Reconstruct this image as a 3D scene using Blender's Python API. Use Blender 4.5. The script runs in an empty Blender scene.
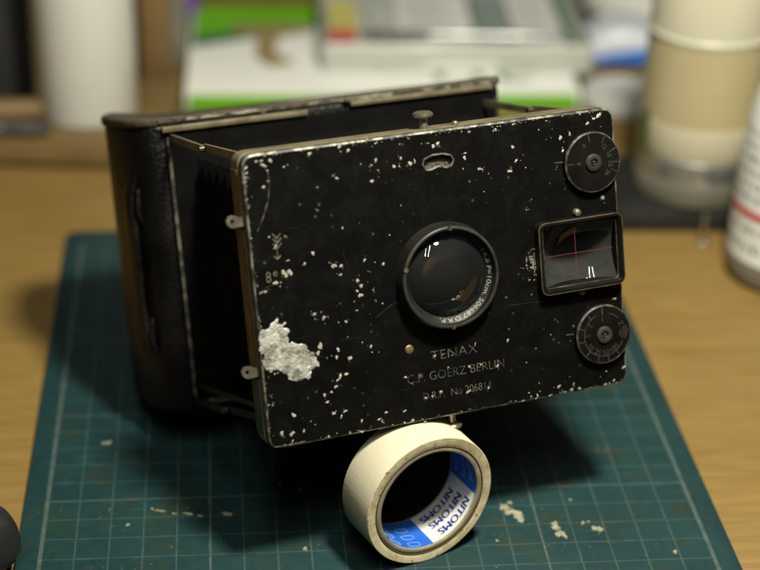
import bpy, bmesh, math, random
from mathutils import Matrix, Vector
from mathutils.geometry import tessellate_polygon, delaunay_2d_cdt
from mathutils import noise as mnoise

S = 0.01                       # everything below is written in centimetres
rad = math.radians
sc = bpy.context.scene
col = sc.collection

# ------------------------------------------------------------------ camera
FPX = 1772.18
cam_d = bpy.data.cameras.new('camera')
cam_d.sensor_width = 23.5
cam_d.lens = 23.5 * FPX / 760.0
cam_d.clip_start = 0.01
cam_d.clip_end = 20.0
cam = bpy.data.objects.new('camera', cam_d)
col.objects.link(cam)
RC = ((0.99582677, -0.08819683, 0.02345979), (-0.02015206, -0.46321135, -0.88601870), (0.08901088, 0.88184838, -0.46305561))
cam.matrix_world = Matrix((
    (RC[0][0], -RC[1][0], -RC[2][0], 5.49076 * S),
    (RC[0][1], -RC[1][1], -RC[2][1], -46.06765 * S),
    (RC[0][2], -RC[1][2], -RC[2][2], 31.52131 * S),
    (0, 0, 0, 1)))
cam_d.dof.use_dof = True
cam_d.dof.focus_distance = 51.3 * S
cam_d.dof.aperture_fstop = 4.3
cam_d.dof.aperture_blades = 0
sc.camera = cam

# ------------------------------------------------------------------ light
world = bpy.data.worlds.new('World')
sc.world = world
world.use_nodes = True
bg = world.node_tree.nodes['Background']
bg.inputs['Color'].default_value = (1.0, 0.95, 0.82, 1)
bg.inputs['Strength'].default_value = 0.02

def tube_lamp(name, pos, target, along, length, width, watts, colr):
    d = bpy.data.lights.new(name, 'AREA')
    d.shape = 'RECTANGLE'
    d.size = length * S
    d.size_y = width * S
    d.energy = watts
    d.color = colr
    o = bpy.data.objects.new(name, d)
    col.objects.link(o)
    z = (Vector(pos) - Vector(target)).normalized()
    x = Vector(along)
    x = (x - z * x.dot(z)).normalized()
    y = z.cross(x)
    m = Matrix((x, y, z)).transposed().to_4x4()
    m.translation = Vector(pos) * S
    o.matrix_world = m
    return o

# compact desk lamp hanging over the front right of the mat: the key light
key = tube_lamp('desk_lamp', (18.4, -14.0, 48.0), (14, 6, 0), (1, 0, 0), 6.0, 6.0, 4.6, (1.0, 0.95, 0.80))
key.data.shape = 'DISK'
# twin-tube ceiling fitting over and behind the photographer
CC = Vector((-5.5, -104.0, 180.0))
CA = Vector((0.21, 0.98, 0.0)).normalized()
CS = Vector((0.98, -0.21, 0.0)).normalized()
for k in (-1, 1):
    tube_lamp('ceiling_tube', CC + CS * 10.5 * k, CC + CS * 10.5 * k + Vector((0, 0, -100)), CA, 117, 3.6, 7.5, (1.0, 0.96, 0.83))

sc.view_settings.view_transform = 'Standard'
sc.view_settings.look = 'None'
sc.view_settings.exposure = 0.0
sc.view_settings.gamma = 1.0
sc.view_settings.use_curve_mapping = False
sc.render.engine = 'CYCLES'
sc.cycles.max_bounces = 10
sc.cycles.transmission_bounces = 8
sc.cycles.caustics_reflective = False
sc.cycles.caustics_refractive = False
sc.render.film_transparent = False

# ------------------------------------------------------------------ materials
class NT:
    def __init__(s, name):
        s.m = bpy.data.materials.new(name)
        s.m.use_nodes = True
        s.t = s.m.node_tree
        s.b = s.t.nodes['Principled BSDF']
        s.co = s.t.nodes.new('ShaderNodeTexCoord').outputs['Object']
    def link(s, a, b):
        s.t.links.new(a, b)
    def val(s, sock, v):
        if isinstance(v, bpy.types.NodeSocket):
            s.link(v, sock)
        elif isinstance(v, (tuple, list)) and len(v) == 3 and sock.type == 'RGBA':
            sock.default_value = (*v, 1)
        else:
            sock.default_value = v
    def map(s, scale=(1, 1, 1), rot=(0, 0, 0), loc=(0, 0, 0)):
        n = s.t.nodes.new('ShaderNodeMapping')
        n.inputs['Scale'].default_value = scale
        n.inputs['Rotation'].default_value = rot
        n.inputs['Location'].default_value = loc
        s.link(s.co, n.inputs['Vector'])
        return n.outputs[0]
    def noise(s, scale, detail=4, rough=.55, vec=None, dist=0.0):
        n = s.t.nodes.new('ShaderNodeTexNoise')
        n.inputs['Scale'].default_value = scale
        n.inputs['Detail'].default_value = detail
        n.inputs['Roughness'].default_value = rough
        n.inputs['Distortion'].default_value = dist
        s.link(vec or s.co, n.inputs['Vector'])
        return n.outputs['Fac']
    def voro(s, scale, vec=None, feature='F1', out='Distance', rnd=1.0):
        n = s.t.nodes.new('ShaderNodeTexVoronoi')
        n.feature = feature
        n.inputs['Scale'].default_value = scale
        n.inputs['Randomness'].default_value = rnd
        s.link(vec or s.co, n.inputs['Vector'])
        return n.outputs[out]
    def ramp(s, fac, a, b, ca=0.0, cb=1.0):
        n = s.t.nodes.new('ShaderNodeMapRange')
        n.clamp = True
        s.val(n.inputs['Value'], fac)
        n.inputs['From Min'].default_value = a
        n.inputs['From Max'].default_value = b
        n.inputs['To Min'].default_value = ca
        n.inputs['To Max'].default_value = cb
        return n.outputs[0]
    def math(s, op, a, b=0.0, c=0.0):
        n = s.t.nodes.new('ShaderNodeMath')
        n.operation = op
        s.val(n.inputs[0], a)
        s.val(n.inputs[1], b)
        s.val(n.inputs[2], c)
        return n.outputs[0]
    def mix(s, fac, a, b):
        n = s.t.nodes.new('ShaderNodeMix')
        n.data_type = 'RGBA'
        s.val(n.inputs[0], fac)
        s.val(n.inputs[6], a)
        s.val(n.inputs[7], b)
        return n.outputs[2]
    def xyz(s, vec=None):
        n = s.t.nodes.new('ShaderNodeSeparateXYZ')
        s.link(vec or s.co, n.inputs[0])
        return n.outputs
    def bump(s, h, strength, dist):
        n = s.t.nodes.new('ShaderNodeBump')
        n.inputs['Strength'].default_value = strength
        n.inputs['Distance'].default_value = dist
        s.link(h, n.inputs['Height'])
        s.link(n.outputs[0], s.b.inputs['Normal'])
    def set(s, **k):
        names = dict(color='Base Color', rough='Roughness', metal='Metallic', spec='Specular IOR Level',
                     trans='Transmission Weight', ior='IOR', coat='Coat Weight', alpha='Alpha',
                     sss='Subsurface Weight', sssr='Subsurface Radius', ssss='Subsurface Scale', coatr='Coat Roughness')
        for a, v in k.items():
            s.val(s.b.inputs[names[a]], v)
        return s.m

def simple(name, c, rough=.5, c2=None, nscale=120, metal=0.0, bump=None, lo=.35, hi=.7, rvar=.12, **k):
    n = NT(name)
    f = n.noise(nscale, 5)
    cc = n.mix(n.ramp(f, lo, hi), c, c2 if c2 else tuple(x * .8 for x in c))
    r = n.ramp(n.noise(nscale * 1.7, 4), .3, .7, max(.02, rough - rvar), min(1, rough + rvar))
    n.set(color=cc, rough=r, metal=metal, **k)
    if bump:
        n.bump(n.noise(bump[0], 4), bump[1], bump[2] * S)
    return n.m

def mat_wood():
    n = NT('wood_table')
    v = n.map((6, 70, 70))
    g = n.noise(3.2, 8, .62, v, 1.2)
    v2 = n.map((30, 520, 520))
    fine = n.noise(2.0, 6, .6, v2, .3)
    big = n.noise(14, 5, .6)
    c = n.mix(n.ramp(g, .32, .68), (.172, .106, .028), (.240, .153, .043))
    c = n.mix(n.ramp(fine, .46, .70, 0, .6), c, (.112, .064, .017))
    c = n.mix(n.ramp(big, .4, .75, 0, .35), c, (.235, .160, .052))
    pores = n.noise(1.0, 3, .7, n.map((90, 1500, 1500)))
    c = n.mix(n.ramp(pores, .62, .72, 0, .5), c, (.12, .065, .02))
    n.set(color=c, rough=n.ramp(fine, .3, .7, .42, .62), spec=.35)
    n.bump(fine, .25, .02 * S)
    return n.m

def mat_mat():
    n = NT('mat_surface')
    x, y, z = n.xyz()
    X = n.math('MULTIPLY', x, 100.0)
    Y = n.math('MULTIPLY', y, 100.0)
    def line(c, period, width):
        q = n.math('PINGPONG', c, period / 2.0)          # 0 on a line
        return n.ramp(q, width * .5, width * .5 + .014, 1, 0)
    inx = n.math('MULTIPLY', n.math('GREATER_THAN', X, -.06), n.math('LESS_THAN', X, 20.06))
    iny = n.math('MULTIPLY', n.math('GREATER_THAN', Y, -10.06), n.math('LESS_THAN', Y, 18.06))
    inside = n.math('MULTIPLY', inx, iny)
    minor = n.math('MAXIMUM', line(X, 1.0, .034), line(Y, 1.0, .03))
    major = n.math('MAXIMUM', line(X, 5.0, .055), line(Y, 5.0, .05))
    def one(c, at, w):
        return n.ramp(n.math('ABSOLUTE', n.math('SUBTRACT', c, at)), w * .5, w * .5 + .015, 1, 0)
    border = n.math('MAXIMUM', one(X, 0.0, .12), one(X, 20.0, .12))
    g = n.math('MAXIMUM', n.math('MULTIPLY', minor, .5), n.math('MULTIPLY', major, .75))
    g = n.math('MAXIMUM', g, n.math('MULTIPLY', border, .85))
    g = n.math('MULTIPLY', g, inside)
    worn = n.ramp(n.noise(220, 4), .3, .6, .45, 1.0)
    g = n.math('MULTIPLY', g, worn)
    base = n.mix(n.ramp(n.noise(45, 5), .3, .7), (.0036, .0240, .0262), (.0066, .0345, .0362))
    stain = n.ramp(n.noise(38, 6, .65), .52, .66, 0, .8)
    base = n.mix(stain, base, (.013, .029, .017))
    stain2 = n.ramp(n.noise(90, 5, .6, n.map((1, 1, 1), loc=(.3, .2, 0))), .58, .70, 0, .75)
    base = n.mix(stain2, base, (.024, .024, .009))
    cut = n.noise(1.0, 3, .6, n.map((60, 900, 1), rot=(0, 0, .5)))
    base = n.mix(n.ramp(cut, .64, .7, 0, .35), base, (.05, .09, .085))
    cut2 = n.noise(1.0, 3, .6, n.map((700, 50, 1), rot=(0, 0, -.35)))
    base = n.mix(n.ramp(cut2, .66, .71, 0, .3), base, (.01, .03, .03))
    c = n.mix(g, base, (.072, .102, .094))
    sp = n.voro(420)
    gate = n.ramp(n.noise(70, 3), .54, .70)
    c = n.mix(n.math('MULTIPLY', n.ramp(sp, .10, .18, 1, 0), gate), c, (.11, .14, .11))
    n.set(color=c, rough=n.ramp(n.noise(300, 4), .3, .7, .5, .72), spec=.3)
    n.bump(n.noise(900, 4), .25, .01 * S)
    return n.m

def mat_black():
    n = NT('black_enamel')
    smudge = n.noise(140, 6, .7, None, .8)
    c = n.mix(n.ramp(smudge, .45, .75), (.0020, .0020, .0015), (.0034, .0034, .0026))
    dust = n.voro(330)
    gate = n.ramp(n.noise(60, 3), .5, .66)
    c = n.mix(n.math('MULTIPLY', n.ramp(dust, .07, .16, 1, 0), gate), c, (.08, .08, .06))
    scr = n.noise(1.0, 4, .65, n.map((70, 1300, 1), rot=(0, 0, .35)))
    c = n.mix(n.ramp(scr, .66, .74, 0, .35), c, (.028, .028, .022))
    n.set(color=c, rough=n.ramp(smudge, .3, .7, .40, .58), spec=.14)
    n.bump(n.noise(420, 5), .22, .008 * S)
    return n.m

def mat_worn(name, paint, metal, scale, lo, hi, rough=.5):
    n = NT(name)
    f = n.ramp(n.noise(scale, 5, .6), lo, hi)
    c = n.mix(f, paint, metal)
    c = n.mix(n.ramp(n.noise(scale * 3, 3), .4, .7, 0, .5), c, tuple(x * .5 for x in metal))
    n.set(color=c, rough=rough, metal=n.math('MULTIPLY', f, .35), spec=.4)
    n.bump(n.noise(scale * 1.5, 4), .35, .015 * S)
    return n.m

def mat_patch():
    n = NT('bare_alloy')
    f = n.noise(330, 6, .65)
    c = n.mix(n.ramp(f, .3, .7), (.24, .23, .18), (.48, .465, .375))
    pit = n.noise(900, 3, .6)
    c = n.mix(n.ramp(pit, .6, .72, 0, .65), c, (.20, .19, .14))
    n.set(color=c, rough=.55, metal=.1, spec=.5)
    n.bump(f, .9, .04 * S)
    return n.m

def mat_alloy():
    n = NT('flaked_alloy')
    f = n.noise(260, 6, .7)
    c = n.mix(n.ramp(f, .38, .60), (.17, .168, .145), (.64, .64, .56))
    pit = n.noise(750, 3, .6)
    c = n.mix(n.ramp(pit, .58, .68, 0, .75), c, (.09, .088, .066))
    n.set(color=c, rough=n.ramp(f, .3, .7, .55, .34), metal=.4, spec=.5)
    n.bump(n.noise(900, 4), .5, .02 * S)
    return n.m

def mat_leather(name, c1, c2, rough=.5):
    n = NT(name)
    cells = n.voro(850, None, 'F1')
    w = n.noise(45, 5, .6)
    c = n.mix(n.ramp(w, .4, .7), c1, c2)
    n.set(color=c, rough=n.ramp(w, .3, .7, rough - .1, rough + .12), spec=.18)
    n.bump(n.math('ADD', cells, n.math('MULTIPLY', n.noise(420, 4), 1.0)), .75, .02 * S)
    return n.m

def glass(name, c=(1, 1, 1), rough=0.0, ior=1.5, tw=1.0):
    n = NT(name)
    # a film of dust, its matt share painting a haze into the glass
    n.set(color=c, rough=rough, spec=.22, trans=n.ramp(n.noise(60, 2), .3, .7, tw + (1 - tw) * .25, tw - (1 - tw) * .25), ior=ior)
    return n.m

def mat_tape_paper():
    n = NT('masking_tape')
    f = n.noise(60, 5)
    c = n.mix(n.ramp(f, .3, .7), (.52, .485, .345), (.58, .55, .41))
    n.set(color=c, rough=.75, spec=.25, sss=.15, ssss=.003)
    n.bump(n.math('ADD', n.noise(1.0, 4, .6, n.map((900, 120, 900))), n.noise(700, 3)), .45, .012 * S)
    return n.m

def mat_tape_edge():
    n = NT('tape_edge')
    f = n.noise(150, 6, .65)
    c = n.mix(n.ramp(f, .4, .62), (.78, .69, .45), (.50, .40, .21))
    d = n.noise(500, 4)
    c = n.mix(n.ramp(d, .58, .7, 0, .8), c, (.10, .07, .03))
    x, y, z = n.xyz()
    zz = n.math('SUBTRACT', z, 2.104 * S)
    r = n.math('SQRT', n.math('ADD', n.math('MULTIPLY', x, x), n.math('MULTIPLY', zz, zz)))
    lay = n.math('SINE', n.math('MULTIPLY', r, 2 * math.pi / (.035 * S)))
    c = n.mix(n.ramp(lay, -.2, 1, 0, .14), c, (.28, .21, .10))
    n.set(color=c, rough=.85, spec=.2)
    n.bump(n.math('ADD', d, n.math('MULTIPLY', lay, .35)), .4, .02 * S)
    return n.m

M = {}
M['wood'] = mat_wood()
M['mat'] = mat_mat()
M['mat_edge'] = simple('mat_edge', (.012, .04, .045), .6)
M['black'] = mat_black()
M['black2'] = simple('lacquer_and_strut_shade', (.0035, .0035, .003), .40, (.007, .0068, .0058), 80, spec=.14, bump=(500, .15, .005))
M['flat_black'] = simple('matt_black', (.002, .002, .0019), .9, (.004, .004, .0036), spec=.06)
M['bellows'] = simple('bellows_cloth', (.0022, .0022, .0019), .8, (.0045, .0044, .004), 200, spec=.06, bump=(900, .3, .01))
M['edge'] = mat_worn('worn_edge', (.018, .018, .014), (.30, .29, .225), 240, .47, .60)
M['edge2'] = mat_worn('worn_rim', (.010, .010, .008), (.14, .13, .09), 330, .46, .64)
M['mount'] = simple('mount_black', (.004, .004, .0034), .55, (.008, .008, .007), 80, spec=.3)
M['rim'] = mat_worn('lens_rim', (.012, .012, .010), (.055, .054, .040), 200, .3, .7, .42)
M['finder_wire'] = mat_worn('finder_edge', (.02, .018, .012), (.15, .125, .06), 260, .35, .65, .45)
M['navy'] = simple('navy_print', (.012, .030, .20), .5, (.016, .04, .25), 200)
M['rust'] = simple('rusty_rub', (.012, .007, .004), .6, (.004, .0035, .003), 300)
M['hub'] = simple('dull_hub', (.055, .05, .036), .42, (.028, .025, .018), 200, metal=.4)
M['groove'] = simple('dark_groove', (.05, .038, .018), .9, (.10, .075, .035), 300)
M['side'] = mat_worn('worn_brass', (.085, .066, .032), (.21, .185, .115), 140, .35, .66, .5)
M['side_wood'] = simple('stained_wood', (.10, .05, .016), .5, (.055, .026, .010), 60, bump=(300, .3, .01))
M['nickel'] = simple('nickel', (.46, .43, .32), .32, (.30, .27, .18), 150, metal=.85)
M['brass'] = simple('aged_brass', (.34, .28, .14), .4, (.20, .15, .07), 200, metal=.7)
M['steel'] = simple('steel', (.75, .75, .72), .2, (.6, .6, .57), 100, metal=1.0)
M['patch'] = mat_patch()
M['alloy'] = mat_alloy()
M['dull'] = simple('dull_alloy', (.15, .145, .105), .6, (.06, .058, .042), 500)
M['engrave'] = simple('engraving_fill', (.135, .13, .095), .7, (.022, .022, .017), 230, lo=.40, hi=.60)
M['white_fill'] = simple('white_engraving', (.27, .27, .24), .6, (.12, .12, .10), 400)
M['dim_fill'] = simple('dim_engraving', (.05, .048, .033), .7, (.012, .012, .009), 300)
M['red'] = simple('red_line', (.125, .017, .019), .7, (.065, .010, .011), 220)
M['glass'] = glass('lens_glass', (.72, .74, .72), 0.0, 1.52, .988)
M['glass_f'] = glass('finder_glass', (.60, .62, .55), 0.015, 1.5, .955)
M['leather'] = mat_leather('black_leather', (.0024, .0025, .002), (.006, .0052, .004), .42)
M['gloss'] = simple('polished_leather', (.005, .0045, .004), .22, (.008, .007, .006), 300, bump=(500, .3, .01))
M['leather_worn'] = mat_leather('worn_leather', (.030, .023, .015), (.075, .060, .040), .6)
M['tape'] = mat_tape_paper()
M['tape_edge'] = mat_tape_edge()
M['core'] = simple('cardboard_core', (.32, .28, .18), .85, (.20, .165, .10), 250, bump=(500, .3, .01))
M['blue'] = simple('blue_print', (.012, .10, .48), .45, (.016, .12, .54), 120)
M['label_white'] = simple('label_white', (.66, .66, .60), .5, (.6, .6, .54), 120)
M['label_ltblue'] = simple('light_blue_print', (.22, .42, .72), .5)
M['glue'] = simple('dried_glue', (.30, .295, .21), .6, (.17, .17, .11), 500, bump=(600, .5, .02))
M['white_plastic'] = simple('white_plastic', (.76, .77, .74), .42, (.72, .73, .70), 40, sss=.1, ssss=.005)
M['black_plastic'] = simple('black_plastic', (.012, .012, .012), .45, (.02, .02, .02))
M['black_cloth'] = simple('black_cloth', (.010, .010, .009), .85, (.02, .019, .017), 300, bump=(500, .5, .03))
M['tan_wood'] = simple('tan_wood', (.21, .13, .05), .6, (.135, .08, .03), 30, bump=(200, .2, .02))
M['ledge_wood'] = simple('ledge_wood', (.20, .135, .045), .6, (.13, .085, .028), 40, bump=(200, .2, .02))
M['card_white'] = simple('white_card', (.78, .79, .75), .45, (.75, .76, .72), 30)
M['card_green'] = simple('green_print', (.14, .42, .012), .45, (.16, .46, .016), 30)
M['card_dgreen'] = simple('dark_green_print', (.03, .16, .05), .45)
M['brown_print'] = simple('brown_print', (.34, .28, .12), .5, (.24, .18, .07), 60)
M['clear'] = simple('clear_plastic', (.80, .84, .80), .12, alpha=.05)
M['grey_plastic'] = simple('grey_plastic', (.50, .52, .47), .3, (.45, .47, .42), 40)
M['dark_grey'] = simple('dark_grey', (.06, .06, .055), .35, (.09, .09, .08))
M['teal_grey'] = simple('grey_green_print', (.20, .27, .24), .5)
M['yellow'] = simple('yellow_print', (.62, .56, .10), .5)
M['red_print'] = simple('red_print', (.55, .03, .03), .5)
M['text_grey'] = simple('grey_print', (.24, .25, .22), .6)
M['chrome'] = simple('chrome', (.8, .82, .84), .12, (.7, .72, .74), metal=1.0, rvar=.03)
M['satin'] = simple('satin_steel', (.46, .48, .48), .36, (.40, .42, .42), metal=.8)
M['purple'] = simple('purple_film', (.22, .08, .42), .4)
M['pouch'] = simple('pale_film', (.58, .63, .68), .35, (.66, .70, .73), 30)
M['pouch_blue'] = simple('blue_film', (.015, .19, .78), .35)
M['lid'] = simple('pale_lid', (.52, .53, .52), .4, (.46, .47, .46), 40)
M['grease'] = simple('tan_contents', (.42, .36, .20), .45, (.46, .40, .235), 40)
M['cream'] = simple('cream_label', (.58, .55, .40), .5, (.54, .51, .37), 40)
M['cream_top'] = simple('cream_plastic', (.52, .49, .36), .4, (.58, .55, .42), 30, sss=.3, ssss=.01)
M['knurl'] = simple('knurled_steel', (.22, .21, .17), .45, (.16, .15, .12), 60, metal=.3)
M['green_tint'] = simple('green_sticker', (.06, .14, .035), .5)
M['bottle_clear'] = simple('smoky_base', (.20, .19, .15), .25, (.14, .13, .10), 30)
M['tool_grey'] = simple('grey_rubber', (.013, .0125, .0115), .40, (.020, .019, .017), 60, bump=(300, .3, .01))

# ------------------------------------------------------------------ mesh helpers
def rnd_poly(pts, r=0.0, n=5):
    """round the corners of a closed 2-D polygon"""
    if r <= 0:
        return [tuple(p) for p in pts]
    out = []
    N = len(pts)
    for i in range(N):
        p = Vector(pts[i]); a = Vector(pts[i - 1]); b = Vector(pts[(i + 1) % N])
        d1 = (a - p).normalized(); d2 = (b - p).normalized()
        ang = d1.angle(d2)
        t = min(r / math.tan(ang / 2), (a - p).length * .49, (b - p).length * .49)
        p1 = p + d1 * t; p2 = p + d2 * t
        for k in range(n + 1):
            s = k / n
            q = p1 * (1 - s) ** 2 + p * 2 * s * (1 - s) + p2 * s ** 2
            out.append((q.x, q.y))
    return out

def rect(cx, cy, w, h, r=0.0, n=5):
    return rnd_poly([(cx - w / 2, cy - h / 2), (cx + w / 2, cy - h / 2), (cx + w / 2, cy + h / 2), (cx - w / 2, cy + h / 2)], r, n)

def circ(cx, cy, r, n=48):
    return [(cx + r * math.cos(2 * math.pi * i / n), cy + r * math.sin(2 * math.pi * i / n)) for i in range(n)]

def area2(p):
    return sum(p[i - 1][0] * p[i][1] - p[i][0] * p[i - 1][1] for i in range(len(p)))

def inset(p, d):
    """offset a ccw polygon inwards by d"""
    out = []
    N = len(p)
    for i in range(N):
        a = Vector(p[i - 1]); q = Vector(p[i]); b = Vector(p[(i + 1) % N])
        e1 = q - a; e2 = b - q
        if e1.length < 1e-9: e1 = e2
        if e2.length < 1e-9: e2 = e1
        n1 = Vector((-e1.y, e1.x)).normalized(); n2 = Vector((-e2.y, e2.x)).normalized()
        nn = (n1 + n2)
        if nn.length < 1e-6: nn = n1
        nn.normalize()
        k = max(.5, nn.dot(n1))
        r = q + nn * (d / k)
        out.append((r.x, r.y))
    return out

class MB:
    def __init__(s, fn=None):
        s.v = []; s.f = []
        s.fn = fn                     # maps (a,b,c) to local coordinates
    def add(s, p):
        s.v.append(tuple(s.fn(*p)) if s.fn else tuple(p))
        return len(s.v) - 1
    def loop(s, pts):
        return [s.add(p) for p in pts]
    def bridge(s, a, b, closed=True):
        n = len(a)
        for i in range(n if closed else n - 1):
            j = (i + 1) % n
            s.f.append((a[i], a[j], b[j], b[i]))
    def cap(s, l, flip=False):
        s.f.append(tuple(reversed(l)) if flip else tuple(l))
    def prism(s, poly, z0, z1, bev=0.0, nb=2, caps=(True, True), bot=None):
        if area2(poly) < 0: poly = poly[::-1]
        bb = bev if bot is None else bot
        rings = []
        if bb > 0:
            for k in range(nb + 1):
                a = math.pi / 2 * k / nb
                rings.append((bb * (1 - math.sin(a)), z0 + bb * (1 - math.cos(a))))
        else:
            rings.append((0, z0))
        if bev > 0:
            for k in range(nb + 1):
                a = math.pi / 2 * k / nb
                rings.append((bev * (1 - math.cos(a)), z1 - bev * (1 - math.sin(a))))
        else:
            rings.append((0, z1))
        ls = []
        for d, z in rings:
            q = inset(poly, d) if d > 1e-9 else poly
            ls.append(s.loop([(x, y, z) for x, y in q]))
        for a, b in zip(ls, ls[1:]):
            s.bridge(a, b)
        if caps[0]: s.cap(ls[0], True)
        if caps[1]: s.cap(ls[-1])
        return s
    def box(s, c, d, bev=0.0):
        s.prism(rect(c[0], c[1], d[0], d[1], min(bev, min(d[0], d[1]) * .45), 2), c[2] - d[2] / 2, c[2] + d[2] / 2, bev)
        return s
    def lathe(s, prof, n=48, c=(0, 0, 0), ax='z', close=False, a0=0, a1=2 * math.pi):
        full = abs(a1 - a0 - 2 * math.pi) < 1e-6
        m = n if full else n + 1
        ls = []
        for r, z in prof:
            L = []
            for i in range(m):
                a = a0 + (a1 - a0) * i / n
                x, y = r * math.cos(a), r * math.sin(a)
                p = (x, y, z) if ax == 'z' else ((x, z, y) if ax == 'y' else (z, x, y))
                L.append((c[0] + p[0], c[1] + p[1], c[2] + p[2]))
            ls.append(s.loop(L))
        for a, b in zip(ls, ls[1:]):
            s.bridge(a, b, full)
        if close: s.bridge(ls[-1], ls[0], full)
        elif full:
            if prof[0][0] > 1e-6: s.cap(ls[0], True)
            if prof[-1][0] > 1e-6: s.cap(ls[-1])
        return s
    def tube(s, pts, r, n=8, closed=False):
        pts = [Vector(p) for p in pts]
        N = len(pts)
        ls = []
        for i, p in enumerate(pts):
            if closed:
                t = pts[(i + 1) % N] - pts[i - 1]
            else:
                t = pts[min(i + 1, N - 1)] - pts[max(i - 1, 0)]
            t.normalize()
            up = Vector((0, 0, 1)) if abs(t.z) < .9 else Vector((1, 0, 0))
            x = t.cross(up).normalized(); y = x.cross(t)
            rr = r[i] if isinstance(r, (list, tuple)) else r
            ls.append(s.loop([tuple(p + x * rr * math.cos(2 * math.pi * k / n) + y * rr * math.sin(2 * math.pi * k / n)) for k in range(n)]))
        for a, b in zip(ls, ls[1:]):
            s.bridge(a, b)
        if closed: s.bridge(ls[-1], ls[0])
        else:
            s.cap(ls[0], True); s.cap(ls[-1])
        return s
    def bar(s, a, b, w, h, up=(0, 0, 1)):
        """flat bar from a to b, w across, h thick along up"""
        a = Vector(a); b = Vector(b)
        t = (b - a).normalized(); up = Vector(up)
        x = t.cross(up).normalized() * w / 2
        y = x.cross(t).normalized() * h / 2
        L = [s.loop([tuple(p + x + y), tuple(p - x + y), tuple(p - x - y), tuple(p + x - y)]) for p in (a, b)]
        s.bridge(L[0], L[1]); s.cap(L[0], True); s.cap(L[1])
        return s
    def plate(s, outer, holes, z):
        """flat face with holes; returns index loops"""
        polys = [[Vector((x, y, 0)) for x, y in p] for p in [outer] + holes]
        tris = tessellate_polygon(polys)
        idx = []
        for p in [outer] + holes:
            idx.append(s.loop([(x, y, z) for x, y in p]))
        flat = [i for l in idx for i in l]
        for t in tris:
            s.f.append(tuple(flat[k] for k in t))
        return idx
    def build(s, name, mat, parent=None, smooth=True, off=(0, 0, 0), ang=35):
        me = bpy.data.meshes.new(name)
        me.from_pydata([((x - off[0]) * S, (y - off[1]) * S, (z - off[2]) * S) for x, y, z in s.v], [], s.f)
        me.validate()
        bm = bmesh.new(); bm.from_mesh(me)
        bmesh.ops.remove_doubles(bm, verts=bm.verts, dist=1e-7)
        bmesh.ops.recalc_face_normals(bm, faces=bm.faces)
        bm.to_mesh(me); bm.free()
        me.materials.append(M[mat])
        if smooth:
            me.polygons.foreach_set('use_smooth', [True] * len(me.polygons))
            if ang: me.set_sharp_from_angle(angle=rad(ang))
        o = bpy.data.objects.new(name, me)
        col.objects.link(o)
        if parent: o.parent = parent
        return o

def tag(o, label=None, cat=None, group=None, kind=None):
    if label: o['label'] = label
    if cat: o['category'] = cat
    if group: o['group'] = group
    if kind: o['kind'] = kind
    return o

def thing(name, label, cat, loc=(0, 0, 0), rz=0.0, mtx=None, group=None):
    o = bpy.data.objects.new(name, None)
    o.empty_display_size = .01
    col.objects.link(o)
    if mtx is not None:
        o.matrix_world = mtx
    else:
        o.location = Vector(loc) * S
        o.rotation_euler = (0, 0, rz)
    return tag(o, label, cat, group)

def text_mesh(txt, size=1.0, offset=0.0, res=3):
    """triangles of a text in cm, (verts2d, faces), starting at x=0 on the baseline"""
    cu = bpy.data.curves.new('text', 'FONT')
    cu.body = txt; cu.size = 1.0; cu.resolution_u = res; cu.offset = offset
    to = bpy.data.objects.new('text', cu)
    col.objects.link(to)
    dg = bpy.context.evaluated_depsgraph_get()
    me = bpy.data.meshes.new_from_object(to.evaluated_get(dg))
    v = [(p.co.x * size, p.co.y * size) for p in me.vertices]
    f = [tuple(p.vertices) for p in me.polygons]
    bpy.data.objects.remove(to); bpy.data.curves.remove(cu); bpy.data.meshes.remove(me)
    return v, f

def fit_text(txt, x0, x1, y0, h, offset=0.0):
    v, f = text_mesh(txt, 1.0, offset)
    mx = max(p[0] for p in v); mn = min(p[0] for p in v)
    my = max(p[1] for p in v)
    return [(x0 + (p[0] - mn) / (mx - mn) * (x1 - x0), y0 + p[1] / my * h) for p in v], f

def add_text(mb, v, f, fn):
    base = len(mb.v)
    for p in v: mb.add(fn(p[0], p[1]))
    for q in f: mb.f.append(tuple(base + i for i in q))

def blob(mb, x, y, rx, ry, ang, z, h, rng, n=11, rough=.35):
    """small irregular raised flake"""
    ca, sa = math.cos(ang), math.sin(ang)
    ring0 = []; ring1 = []
    ph = [rng.uniform(0, 6.28) for _ in range(3)]
    for i in range(n):
        a = 2 * math.pi * i / n
        k = 1 + rough * (.6 * math.sin(2 * a + ph[0]) + .5 * math.sin(3 * a + ph[1]) + .35 * math.sin(5 * a + ph[2])) + rng.uniform(-.12, .12)
        k = max(.35, k)
        px, py = rx * k * math.cos(a), ry * k * math.sin(a)
        X, Y = px * ca - py * sa, px * sa + py * ca
        ring0.append((x + X, y + Y, z)); ring1.append((x + X * .72, y + Y * .72, z + h))
    a = mb.loop(ring0); b = mb.loop(ring1)
    mb.bridge(a, b); mb.cap(b)

# ------------------------------------------------------------------ the setting
mb = MB()
mb.prism(rect(10, 27.5, 110, 79, 1), -3.2, -.2, .15)
tag(mb.build('table_top', 'wood'), kind='structure')

# ------------------------------------------------------------------ cutting mat
t_mat = thing('cutting_mat', 'worn teal cutting mat with centimetre grid lying under the old camera', 'cutting mat', (10, 4.2, -.2))
OM = (10, 4.2, -.2)
mo = MB().prism(rect(10, 4.15, 21.4, 30.1, .55, 6), -.19, 0.0, .025, 2)
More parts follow.
